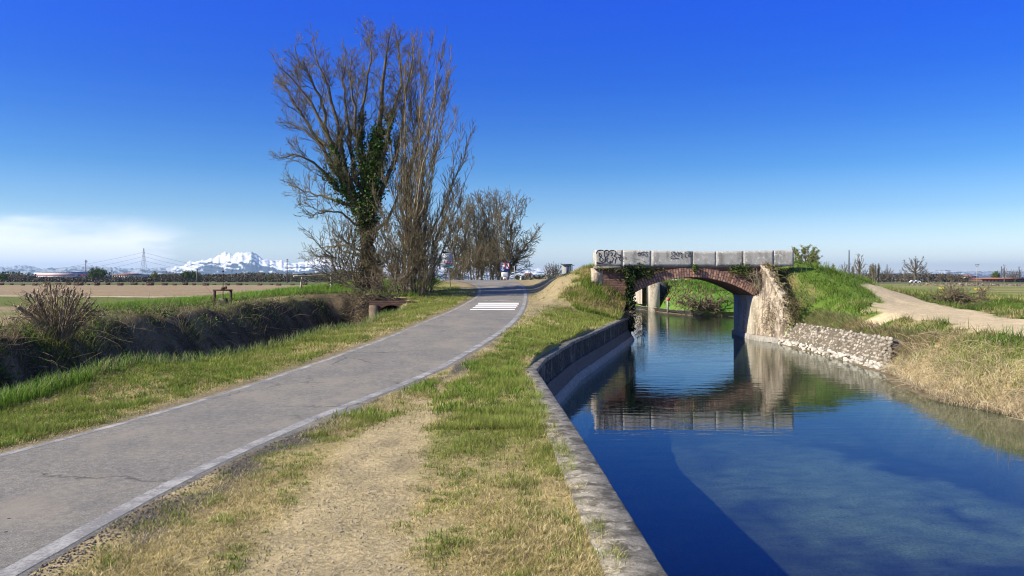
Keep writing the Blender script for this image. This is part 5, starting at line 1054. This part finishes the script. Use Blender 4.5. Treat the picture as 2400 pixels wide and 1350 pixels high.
pn = panel('small_notice', 1179, 650.2, 1189, 655, Yn - .06, m_white, root, .02)
for x in (1181, 1184.6): q(x, 650.6, x + 2.6, 654.4, m_red, 'warning_mark', tri=True)
Yd = 70.0; root = empty('dark_sign', (px(1206, Yd), Yd, 1.3), 'dark square sign seen from behind with a small plate beneath, right of the waterway board', 'sign')
mb = MB(); mb.tube([P(1205.6, 665, Yd), P(1205.6, 623, Yd)], .035, 6); mb.build('post', m_steel, root)
panel('large_plate', 1201.3, 623.2, 1210, 632.6, Yd + .06, m_black, root); panel('small_plate', 1203.2, 633.6, 1208, 638, Yd + .06, m_black, root)
# ------------------------------------------------------------------ distant things
def house(name, label, cat, x0, x1, yt, yb, Y, wall, roof=None, rh=0, stripe=None, windows=None, depth=None, group=None, overhang=.4):
    Wd = px(x1, Y) - px(x0, Y); ztop = pz(yt, Y); z0 = .1; h = ztop - z0; D = depth or Wd * .5; xc = (px(x0, Y) + px(x1, Y)) / 2
    root = empty(name, (xc, Y, z0), label, cat, group); mb = MB(); mb.box((xc, Y + D / 2, z0 + h / 2), (Wd, D, h)); mb.build('wall', wall, root)
    if roof:
        o = overhang; mb = MB(); r = pz(yt - rh, Y) - ztop; z = ztop + .01; a_ = [(xc - Wd / 2 - o, Y - o, z), (xc + Wd / 2 + o, Y - o, z), (xc + Wd / 2 + o, Y + D + o, z), (xc - Wd / 2 - o, Y + D + o, z), (xc - Wd / 2 + Wd * .18, Y + D / 2, z + r), (xc + Wd / 2 - Wd * .18, Y + D / 2, z + r)]
        mb.add(a_, [(0, 1, 5, 4), (2, 3, 4, 5), (0, 3, 2, 1)], [(1, 2, 5), (3, 0, 4)]); mb.build('roof', roof, root)
    if stripe: s0, s1, m_ = stripe; mb = MB(); mb.box((xc, Y - .06, (pz(s0, Y) + pz(s1, Y)) / 2), (Wd + .02, .1, pz(s0, Y) - pz(s1, Y))); mb.build('stripe', m_, root)
    if windows:
        nx, nz_ = windows
        for j in range(nz_):
            for i in range(nx): mb = MB(); mb.box((xc - Wd / 2 + Wd * (i + .5) / nx, Y - .04, z0 + h * (j + .6) / nz_), (Wd / nx * .42, .08, h / nz_ * .42)); mb.build('window', m_glass, root)
    return root
w = house('warehouse', 'long white warehouse with a thin red stripe across the far left of the plain', 'warehouse', 79, 176, 639, 660, 780, M('pale_cladding', (.62, .60, .60), (.52, .50, .52), .2, bs=0), stripe=(643.6, 645.6, m_red), depth=60)
mb = MB(); 
for i in range(12): mb.box((px(94 + i * 6.2, 782), 800, pz(638.3, 782)), (1.8, 30, .9))
mb.build('rooflights', m_dgrey, w)
mb = MB(); mb.box((px(192, 800), 800, pz(650, 800)), (px(208, 800) - px(176, 800), 30, pz(640, 800) - pz(660, 800))); mb.build('wing', M('blue_grey_cladding', (.34, .36, .46), (.28, .3, .4), .2, bs=0), w)
mb = MB(); mb.box((px(192, 784.5), 784.6, pz(645.2, 784)), (px(208, 784) - px(176, 784), .2, .9)); mb.build('stripe', m_red, w)
house('factory', 'pale factory building with a low red-brown roof, left of the tall pylon', 'factory', 263, 312, 644, 660, 700, m_render, m_roof, 3.5, windows=(9, 2), depth=24)
house('factory', 'dark blue-grey flat-roofed building standing behind the tall pylon', 'factory', 313, 357, 643.5, 660, 760, m_dgrey, windows=(6, 1), depth=25)
hs_ = [(470, 478, 648, m_roof, m_brown_b, 'small red-roofed house right of the green budding trees'), (505, 517, 642, None, m_grey_b, 'tall grey flat-roofed block above the tree line near the spindle'), (519, 534, 645.5, None, m_brown_b, 'low dark flat-roofed block beside the tall grey one'), (558, 580, 652, None, m_render, 'long low white building among bare trees right of the spindle'),
       (581, 592, 647.5, m_roof, m_render, 'cream house with red roof right of the long low white building'), (616, 628, 647, m_roof, m_render, 'white gabled house with red roof left of the right-hand utility pole'), (640, 660, 648, m_roof, m_brown_b, 'wide brown house with red roof just left of the right-hand utility pole'), (700, 735, 651, None, m_white, 'long white low building seen under the log rail'), (738, 772, 651, m_roof, m_white, 'white building with low roof seen between the log rail posts')]
for x0, x1, yt, rf, wl_, lb in hs_: house('house', lb, 'house', x0, x1, yt, 660, 640, wl_, rf, 2.5, windows=(max(2, int((x1 - x0) / 4)), 2), depth=12)
house('brown_block', 'squat brown brick building past the crest, right of the dark sign', 'building', 1229, 1248, 641.5, 660, 420, m_brown_b, m_roof, 1.8, windows=(4, 3), depth=9, overhang=.1)
house('house', 'tiny white cabin past the crest, between the dark sign and the brown building', 'house', 1218.5, 1222.5, 647.5, 660, 300, m_white, depth=2)
house('farmhouse', 'white farmhouse with orange-red roof on the right horizon beside the forked pole', 'house', 2265, 2294, 648.5, 662, 520, m_white, m_roof, 4, windows=(8, 1), depth=12)
house('farm_shed', 'very long low red-roofed farm shed at the far right of the horizon', 'shed', 2300, 2420, 654, 664, 430, m_brown_b, m_roof, 3.5, depth=12, windows=(14, 1))
house('house', 'small yellow house seen far off through the top of the arch', 'house', 1612, 1630, 652.5, 664, 330, m_cream, m_roof, 1.2, windows=(4, 1), depth=8)
house('house', 'low white house seen far off through the arch, left of the yellow one', 'house', 1581, 1598, 654.5, 664, 345, m_white, depth=7, windows=(4, 1))
Yk = 150.0; root = empty('utility_cabin', (px(1329, Yk), Yk, 1.0), 'narrow grey concrete utility cabin with an overhanging flat roof, left of the bridge', 'cabin')
xc = px(1329, Yk); mb = MB(); mb.box((xc, Yk + .8, (pz(620.5, Yk) + .2) / 2), (px(1340, Yk) - px(1318.5, Yk), 1.6, pz(620.5, Yk) - .2)); mb.build('wall', m_grey_b, root)
mb = MB(); mb.box((xc, Yk + .8, pz(619.6, Yk)), (px(1341.5, Yk) - px(1316.5, Yk), 2.0, .14)); mb.build('roof', m_dgrey, root)
mb = MB(); mb.box((px(1329, Yk), Yk - .03, pz(635, Yk)), (.42, .06, 1.6)); mb.build('door', m_dgrey, root); mb = MB(); mb.box((px(1329.5, Yk), Yk - .03, pz(624, Yk)), (.4, .06, .16)); mb.build('vent', m_black, root)
root = empty('lamp_post', (px(1342.5, 170), 170, 1), 'thin lamp post with a small head right beside the utility cabin', 'lamp'); mb = MB(); mb.tube([P(1342, 655, 170), P(1342, 622, 170)], .06, 5); mb.build('pole', m_dgrey, root); mb = MB(); mb.box(P(1343.5, 621.6, 170), (.5, .2, .15)); mb.build('lamp_head', m_dgrey, root)
# pylons, masts, poles
def pylon(label, x, yt, Y, yb=661, w=.16, arms=((.16, .10), (.30, .13), (.44, .10)), name='pylon'):
    b = P(x, yb, Y); H = pz(yt, Y) - b[2]; root = empty(name, tuple(b), label, 'pylon'); r = max(.12, .00012 * Y * 1.1); mb = MB(); bw = H * w / 2; lv = [0, .2, .38, .53, .66, .77, .86, .93, 1.0]
    wd = lambda t: bw * (1 - t) ** 1.15 + H * .008
    for sx_ in (-1, 1):
        for sy in (-1, 1): mb.tube([b + np.array((sx_ * wd(t), sy * wd(t), H * t)) for t in lv], r, 3)
    for i in range(len(lv) - 1):
        for sy in (-1, 1):
            mb.tube([b + np.array((-wd(lv[i]), sy * wd(lv[i]), H * lv[i])), b + np.array((wd(lv[i + 1]), sy * wd(lv[i + 1]), H * lv[i + 1]))], r * .7, 3); mb.tube([b + np.array((wd(lv[i]), sy * wd(lv[i]), H * lv[i])), b + np.array((-wd(lv[i + 1]), sy * wd(lv[i + 1]), H * lv[i + 1]))], r * .7, 3)
    mb.build('lattice', m_pylon, root)
    for t, a_ in arms: mb = MB(); z = H * (1 - t); mb.tube([b + np.array((-H * a_, 0, z)), b + np.array((0, 0, z + H * .02)), b + np.array((H * a_, 0, z))], r, 3); mb.build('crossarm', m_pylon, root)
    return b, H
b, H = pylon('tall lattice electricity pylon on the left of the plain in front of the white cloud', 337, 582, 760, w=.19, arms=((.13, .05), (.26, .07), (.38, .06)))
for i, (t, a_) in enumerate(((.13, .05), (.26, .07), (.38, .06))):
    for sd, (ex, ey) in ((-1, (-300, 640 + i * 14)), (1, (760, 632 + i * 4))):
        A_ = b + np.array((sd * H * a_, 0, H * (1 - t))); B_ = P(ex, ey, 900); s_ = np.linspace(0, 1, 24)[:, None]; w = A_ * (1 - s_) + B_ * s_; w[:, 2] -= 12 * 4 * (s_[:, 0] * (1 - s_[:, 0])) * (1.0 if sd < 0 else .8)
        mb = MB(); mb.tube(w, .085, 3); tag(mb.build('power_line', m_wire), ('top', 'middle', 'lowest')[i] + ' overhead wire running ' + ('left' if sd < 0 else 'right') + ' from the tall pylon', 'power line')
pylon('small distant pylon above the brown block past the crest', 1241, 612, 1300, 655, .16)
pylon('small distant pylon among the right-hand trees near the round bare oak', 2079, 619, 1200, 660, .12)
pylon('slim dark antenna mast rising behind the poplars right of the bridge', 1990, 586, 520, 661, .035, ())
pylon('squat dark mast with short arms between the far-right trees', 2347, 624, 700, 661, .06, ((.1, .05), (.3, .06)))
def pole(label, x, yt, Y, yb, r=.14, arms=()):
    b = P(x, yb, Y); root = empty('utility_pole', tuple(b), label, 'pole'); mb = MB(); mb.tube([b, P(x, yt, Y)], [r, r * .7], 7); mb.build('pole', M('tarred_pole', (.16, .14, .15), (.12, .10, .11), 1, bs=0), root)
    for (dy, w_) in arms: mb = MB(); mb.box(P(x + w_ * .15, yt + dy, Y), (w_ * Y / F, .16, .14)); mb.build('crossarm', m_rust, root)
pole('utility pole with three small crossarms between warehouse and green budding trees', 201, 609, 230, 664, .15, ((1, 4), (3.5, 6), (7, 5)))
pole('utility pole with a rusty top bracket left of the log rail', 673, 607, 200, 664, .13, ((1, 3.5), (5, 5)))
pole('short pole in the hedgerow left of the pale factory', 262, 633, 330, 664, .12, ((1, 3),))
pole('thin pole with small crossarms above the houses right of the spindle', 543.5, 631, 420, 661, .14, ((2, 4), (6, 3)))
pole('dark chimney-like pole above the green budding trees', 462, 631, 420, 661, .45)
pole('lone thin post between the utility cabin and the bridge', 1361, 626, 140, 660, .05)
Yp = 330; b = P(2290, 663, Yp); root = empty('utility_pole', tuple(b), 'pale pole with a forked Y-shaped top on the right of the plain', 'pole'); mb = MB(); mb.tube([b, P(2290, 625, Yp)], [.16, .12], 7); mb.build('pole', m_greypost, root)
mb = MB(); mb.tube([P(2285.5, 619.5, Yp), P(2290, 627, Yp), P(2294.5, 619.5, Yp)], .1, 4); mb.tube([P(2285, 620, Yp), P(2295, 620, Yp)], .08, 4); mb.build('fork', m_pylon, root)
for i, (x, lb) in enumerate(((2139, 'white parked car just left of the round bare oak trunk'), (2149, 'white parked car just right of the round bare oak trunk'))):
    Yc = 300; c = np.array((px(x, Yc), Yc, .62)); root = empty('parked_car', tuple(c), lb, 'car', 'cars parked under the round oak'); zg = pz(663.5, Yc)
    pr = [(-.95, .25), (-.95, .62), (-.55, .75), (-.35, 1.1), (.45, 1.1), (.75, .72), (.98, .62), (.98, .25)]; V = [(c[0] + a_ * 1.05, Yc + s_ * .75, zg + z_) for s_ in (-1, 1) for a_, z_ in pr]; n = len(pr); mb = MB(); mb.add(V, [(i_, (i_ + 1) % n, n + (i_ + 1) % n, n + i_) for i_ in range(n)] + [(0, 1, 2, 7), (2, 5, 6, 7), (2, 3, 4, 5), (15, 10, 9, 8), (15, 14, 13, 10), (13, 12, 11, 10)]); mb.build('body', m_car, root)
    for k in (-.6, .6): mb = MB(); mb.tube([(c[0] + k, Yc - .8, zg + .25), (c[0] + k, Yc - .6, zg + .25)], .25, 10); mb.build('wheel', m_tyre, root)
# ------------------------------------------------------------------ trees of the horizon: prototypes, then copies
def proto(kind, seed):
    global rs; rs = np.random.RandomState(seed); out = []; leaf = None; Z0 = np.zeros(3)
    n, sp, zc, rz_ = {'oak': (26, .40, .56, .42), 'slim': (12, .17, .55, .43), 'poplar': (16, .06, .52, .46), 'bud': (26, .40, .56, .42)}[kind]
    trunk = resample([(0, 0, 0), (.01, 0, .15), (.0, .01, .34), (.01, 0, .6)], 6); out.append((trunk, np.linspace(.028, .012, 6), 6, BARK, 0))
    for i in range(n):
        a = i * 2.4 + rs.rand(); u = 1 - 1.45 * (i + .5) / n; c_ = math.sqrt(max(0, 1 - u * u)); k = rs.uniform(.72, .95)
        t = np.array((math.cos(a) * sp * c_ * k, math.sin(a) * sp * c_ * k, zc + rz_ * u * k)); s_ = (0, 0, min(.14 + .30 * (1 - i / n) + .1 * rs.rand(), t[2] * .8))
        w = resample([s_, (t[0] * .55, t[1] * .55, s_[2] + (t[2] - s_[2]) * .42), t], 7, rs, .006); out.append((w, np.linspace(.011, .004, 7), 4, BARK, 0))
    for b_ in list(out)[1:]: grow(out, rs, b_[0], b_[1], 0, dict(L=[(24 if sp > .3 else 20, .06, .17 if sp > .3 else .10, .6, .05, .13, .3), (34, .03, .08, .6, .05, .15, .1)], seg=[4, 2], rmin=.0036, col=[BARK * 1.1, TWIG * 1.1], rf=.05))
    return out
PROTO = {}
for kind, seed, lf, ls, lc in (('oak', 1, 0, 0, None), ('oak2', 7, 0, 0, None), ('slim', 2, 0, 0, None), ('poplar', 3, 900, .022, (.24, .21, .10)), ('bud', 4, 7500, .022, (.20, .22, .05)), ('green', 5, 4200, .04, (.10, .15, .03))):
    out = proto({'green': 'bud', 'oak2': 'oak'}.get(kind, kind), seed); V, Q, C = tubes([b[:4] for b in out if b[4] == 0]); V2, Q2, C2 = tubes([b[:4] for b in out if b[4] > 0]); kz = 1 / np.percentile(V2[:, 2], 99.7); t = build('trunk', V * kz, [Q], m_bark, None, col=C); mb = MB(); mb.add(V2 * kz, Q2, c=C2)
    if lf: tw = [b for b in out if b[4] >= 1]; V, Q, C = leaves(rs, sample_on(rs, tw, lf, ls * .8) * kz, ls, np.array(lc) * (.5 + 1.0 * rs.rand(lf, 1))); mb.add(V, Q, c=C)
    c = mb.build('crown', m_bark); PROTO[kind] = (t, c); 
used = set()
def far_tree(kind, x, yt, Y, label, yb=663, wide=1.0, name=None, group=None):
    H = (yb - yt) * Y / F; root = empty(name or 'tree', (px(x, Y), Y, pz(yb, Y)), label, 'tree', group, rz=x * 1.7 % 6.28); root.scale = (H * wide, H * wide, H)
    for o in PROTO[kind]:
        if o.name in used: c = o.copy(); S.collection.objects.link(c)
        else: c = o; used.add(o.name)
        c.parent = root
far_tree('bud', 1887, 575, 150, 'round tree in yellow-green bud just right of the bridge parapet', 655, 1.2, 'budding_tree'); far_tree('oak', 2145, 601, 330, 'large round bare oak standing alone on the right of the plain', 664, 1.15, 'bare_tree')
far_tree('slim', 2014, 594, 240, 'tall slim bare tree with an upright leader right of the antenna mast', 662, 1.3, 'bare_tree')
for x, yt, k, lb in ((1938, 612, 'slim', 'thin bare tree left of the single tawny poplar'), (1953, 618, 'poplar', 'single narrow tawny poplar left of the antenna mast'), (1981, 613, 'oak2', 'spreading bare tree in front of the antenna mast'), (1999, 623, 'poplar', 'short tawny poplar left of the tall slim bare tree'), (2027, 629, 'oak', 'low bare tree right of the tall slim bare tree'),
                     (2040, 620, 'poplar', 'first narrow poplar of the row of four'), (2046, 617, 'poplar', 'second narrow poplar of the row of four'), (2051, 620, 'poplar', 'third narrow poplar of the row of four'), (2059, 618, 'poplar', 'last narrow poplar of the row of four, slightly apart'), (2072, 630, 'oak2', 'small bare tree right of the poplar row'), (2083, 628, 'oak', 'second small bare tree right of the poplar row, by the small pylon'),
                     (2111, 631, 'slim', 'small bare tree with a dark trunk left of the round oak'), (2121, 634, 'slim', 'faint thin bare tree right beside the round oak'), (2176, 636, 'slim', 'small bare tree just right of the round oak'), (2166, 626, 'oak2', 'low bare tree tucked behind the right side of the round oak'), (2204, 638, 'oak', 'bushy bare tree midway between round oak and farmhouse'), (2226, 634, 'oak2', 'wide bare tree left of the farmhouse'), (2243, 637, 'oak', 'dark bare tree just left of the farmhouse'),
                     (2334, 636, 'green', 'rounded dull green tree above the long farm shed'), (2354, 619, 'slim', 'tall thin bare tree beside the squat dark mast'), (2368, 631, 'oak2', 'bare tree right of the squat dark mast'), (2389, 624, 'slim', 'tall narrow bare tree at the far right edge'), (2379, 633, 'oak', 'low bare tree before the far right edge')):
    far_tree(k, x, yt, 360 + (x * 37) % 160, lb, 664, .9 if k != 'poplar' else 1.1, 'poplar' if k == 'poplar' else 'bare_tree')
far_tree('green', 222, 627, 420, 'left of the two rounded green trees by the utility pole', 661, 1.0, 'green_tree'); far_tree('green', 237, 629, 420, 'right of the two rounded green trees by the utility pole', 661, .9, 'green_tree')
far_tree('bud', 363, 635, 430, 'narrow budding tree just right of the dark blue-grey building', 662, .8, 'budding_tree'); far_tree('green', 437, 634, 430, 'left green tree of the budding clump before the mountain', 662, 1.0, 'green_tree'); far_tree('green', 452, 634, 430, 'middle green tree of the budding clump before the mountain', 662, 1.0, 'green_tree'); far_tree('bud', 465, 638, 430, 'right green tree of the budding clump before the mountain', 662, .9, 'budding_tree')
far_tree('oak', 388, 634, 430, 'left wide bare tree between the pylon and the green clump', 661, 1.15, 'bare_tree'); far_tree('oak2', 404, 634, 430, 'middle wide bare tree between the pylon and the green clump', 661, 1.1, 'bare_tree'); far_tree('oak', 419, 637, 430, 'right wide bare tree between the pylon and the green clump', 661, 1.0, 'bare_tree')
far_tree('green', 8, 640, 400, 'yellow-green tree at the far left edge of the plain', 662, 1.2, 'green_tree'); far_tree('oak2', 28, 637, 420, 'bare tree second from the far left edge', 662, 1.2, 'bare_tree'); far_tree('oak', 48, 640, 430, 'bare tree left of the striped warehouse, third from the edge', 662, 1.1, 'bare_tree'); far_tree('slim', 66, 643, 430, 'small bare tree touching the left end of the striped warehouse', 662, 1.2, 'bare_tree')
for i, (x, yt, k) in enumerate(((492, 640, 'oak'), (512, 646, 'oak2'), (532, 647, 'oak'), (552, 646, 'oak2'), (565, 638, 'slim'), (588, 645, 'oak'), (608, 634, 'oak2'), (632, 645, 'bud'), (649, 637, 'oak'), (682, 634, 'oak2'), (700, 643, 'oak'), (727, 640, 'oak2'), (748, 644, 'oak'), (765, 645, 'oak2'))):
    far_tree(k, x, yt, 440, ('first', 'second', 'third', 'fourth', 'fifth', 'sixth', 'seventh', 'eighth', 'ninth', 'tenth', 'eleventh', 'twelfth', 'thirteenth', 'fourteenth')[i] + (' budding' if k == 'bud' else ' bare') + ' tree of the far line counted right from the green clump', 662, 1.15, 'bare_tree', 'trees of the far line')
for i, (x, yt) in enumerate(((1284, 618), (1296, 612), (1307, 617))): far_tree('oak2' if i == 1 else 'oak', x, yt, 190, ('left', 'middle', 'right')[i] + ' one of three bare trees left of the utility cabin', 660, .85, 'bare_tree')
far_tree('slim', 1366, 622, 200, 'small bare tree between the utility cabin and the bridge', 655, 1.3, 'bare_tree'); far_tree('green', 1213, 644, 260, 'low green bushy tree left of the brown block past the crest', 658, 1.2, 'green_tree')
for i, x in enumerate((1572, 1580, 1588, 1597, 1604, 1611, 1634, 1645, 1652)): far_tree('slim', x, 610, 300, ('first', 'second', 'third', 'fourth', 'fifth', 'sixth', 'seventh', 'eighth', 'ninth')[i] + ' from the left of the dark trunks seen through the top of the arch', 664, .8, 'bare_tree', 'tree trunks seen through the arch')
# hedge masses
def hedge(name, x0, x1, Y, h, n, c0, c1, size, seed):
    r = np.random.RandomState(seed); x = px(x0 + (x1 - x0) * r.rand(n), Y); xp = 1200 + x * F / Y; hh = h * (.45 + 1.0 * fbm(x * .03, x * 0 + seed, 3)) * np.interp(xp, [60, 75, 210, 225, 255, 262, 356, 364, 2255, 2262, 2296, 2300, 2420], [1, .55, .55, 1, 1, .55, .55, 1, 1, .6, .6, .5, .5]); z = .1 + hh * r.rand(n) ** .8; p = np.stack([x, Y + r.uniform(-12, 12, n), z], 1); V, Q, C = leaves(r, p, size, mixc(np.array(c0), np.array(c1), r.rand(n)) * (.7 + .6 * fbm(x * .05, x * 0, 9))[:, None]); return tag(build(name, V, [Q], m_bark, col=C), kind='stuff')
hedge('far_woods', -700, 900, 470, 5.4, 24000, (.07, .058, .042), (.15, .13, .09), 1.0, 3)
hedge('far_woods', -700, 900, 620, 6.0, 12000, (.07, .07, .05), (.14, .15, .08), 1.4, 4)
hedge('far_woods', 1860, 3200, 480, 5.0, 20000, (.08, .06, .045), (.17, .15, .09), 1.0, 5)
hedge('far_woods', 1210, 1900, 420, 3.6, 6000, (.08, .075, .05), (.20, .19, .11), 1.2, 6)
hedge('rubble_heap', 2175, 2430, 190, .9, 1500, (.16, .12, .09), (.40, .33, .26), .35, 8)
# small pruned stumps along the far field edge
rs = np.random.RandomState(9); st = None
_o = 'first second third fourth fifth sixth seventh eighth ninth tenth eleventh twelfth thirteenth fourteenth fifteenth sixteenth seventeenth eighteenth nineteenth'.split(); ORD = _o + ['twentieth'] + ['twenty-' + w_ for w_ in _o[:9]] + ['thirtieth'] + ['thirty-' + w_ for w_ in _o[:9]]
for i in range(34):
    x = 8 + i * 25 + rs.uniform(-7, 7); Y = 205 + rs.uniform(-8, 20)
    if st is None:
        mb = MB(); mb.add(IV * np.array((1.0, 1.0, .55)) + np.array((0, 0, .45)), T=IF, c=np.array((.10, .07, .05))); p = rs.normal(0, .5, (120, 3)) * (1, 1, .5) + (0, 0, .6); V, Q, C = leaves(rs, p, .35, np.array((.12, .09, .06)) * rs.uniform(.5, 1.6, (120, 1))); mb.add(V, Q, c=C); st = mb.build('pruned_stump', m_bark); o = st
    else: o = st.copy(); S.collection.objects.link(o)
    o.location = (px(x, Y), Y, .15); k = rs.uniform(.3, .85); o.scale = (k * rs.uniform(.8, 1.8), k, k); tag(o, ORD[i] + ' low brown stump from the left in the row along the far field edge', 'stump', 'row of pruned stumps at the far field edge')
# yellow flowers
r = np.random.RandomState(12); p = np.vstack([np.stack([px(x + r.uniform(-5, 5, 30), Y), Y + r.uniform(-.6, .6, 30), np.full(30, .0)], 1) for x, Y in ((2208, 88), (2295, 80))]); p[:, 2] = ground(p[:, 0], p[:, 1]) + .25; V, Q, C = leaves(r, p, .16, np.ones((60, 3))); tag(build('yellow_flowers', V, [Q], m_yellow), kind='stuff')
# ------------------------------------------------------------------ snow mountains
def mtn_mat():
    m, t, b = newmat('snow_and_rock'); a = t.nodes.new('ShaderNodeVertexColor'); a.layer_name = 'Col'; t.links.new(a.outputs[0], b.inputs['Base Color']); b.inputs['Roughness'].default_value = 1; b.inputs['Specular IOR Level'].default_value = 0; return m
sk = np.array([(-400, 622), (0, 624), (60, 620), (100, 627), (180, 621), (215, 622), (300, 627), (400, 622), (432, 614), (450, 607), (475, 602), (500, 600), (530, 596), (548, 594), (560, 591), (575, 593), (590, 591), (602, 599), (612, 606), (640, 611), (665, 612), (690, 611), (715, 607), (745, 602), (770, 606), (800, 612), (900, 616), (1000, 620), (1150, 629), (1220, 628), (1250, 626), (1280, 629), (1350, 640), (1500, 642), (1900, 641), (2000, 639), (2100, 639), (2170, 634), (2200, 631), (2250, 634), (2300, 638), (2400, 635), (2800, 640)], float)
MY = 9000.0; nx = 1500; ny = 90; xs = np.linspace(-380, 2780, nx); V_ = np.linspace(0, 1, ny); XX, VV = np.meshgrid(xs, V_); YY = MY - 900 + 2400 * VV
ridge = pz(np.interp(XX, sk[:, 0], sk[:, 1]), MY) - 1.7; ridge = ridge + (vnoise(XX / 5.5, VV * 3, 77) - .4) * 20 * ss(60, 160, ridge) + (vnoise(XX / 2.2, VV * 5, 78) - .5) * 9 * ss(40, 120, ridge); Xw = px(XX, MY); 
def ridged(x, y, s, o=5):
    t = 0; a_ = 1; n_ = 0
    for i in range(o): t = t + a_ * (1 - np.abs(2 * vnoise(x * 2 ** i, y * 2 ** i, s + i * 7) - 1)); n_ += a_; a_ *= .55
    return t / n_
rg = ridged(Xw / 420 + VV * .8, YY / 520, 5); prof = np.where(VV < .55, (VV / .55) ** .8, 1 - (VV - .55) * 1.6); Zm = ridge * prof * (.62 + .58 * rg) + (ridged(Xw / 80, YY / 160, 11, 3) - .5) * 20 * ss(15, 90, ridge)
rk = ridged(Xw / 110 + YY / 260, YY / 260 - Xw / 400, 21, 5); rk = rk - rk.mean(); sn = ss(-10, 14, Zm - np.clip(ridge * .52, 72, 150) + rk * 330) * np.interp(XX, [0, 380, 430, 780, 1100, 1180, 1290, 1320, 2140, 2180, 2260, 2300], [.35, .35, 1, 1, .7, .95, .9, .3, .3, .6, .6, .3])
# bare rock face on the right shoulder of the big massif, loosened by noise
rock = np.exp(-((XX - 597) / 14) ** 2) * ss(.35, .6, fbm(Xw / 45, YY / 80, 4)) * ss(150, 230, Zm); sn = np.clip(sn - rock * .9, 0, 1)
mc = mixc(np.array((.07, .085, .10)), np.array((.92, .92, .94)), sn)
tag(build('mountains', np.stack([px(XX, YY) * 1.0, YY, Zm], -1).reshape(-1, 3), [grid_faces(ny, nx)], mtn_mat(), col=mc.reshape(-1, 3), smooth=True), kind='structure')
# ------------------------------------------------------------------ haze
mb = MB(); mb.box((0, 8500, 168), (30000, 19000, 344)); m = bpy.data.materials.new('air'); m.use_nodes = True; t = m.node_tree; t.nodes.remove(t.nodes['Principled BSDF']); v = t.nodes.new('ShaderNodeVolumePrincipled')
v.inputs['Color'].default_value = (.48, .74, 1, 1); v.inputs['Density'].default_value = 7.2e-5; v.inputs['Anisotropy'].default_value = .2; t.links.new(v.outputs[0], t.nodes['Material Output'].inputs['Volume'])
if HAZE: tag(mb.build('haze', m), kind='stuff')
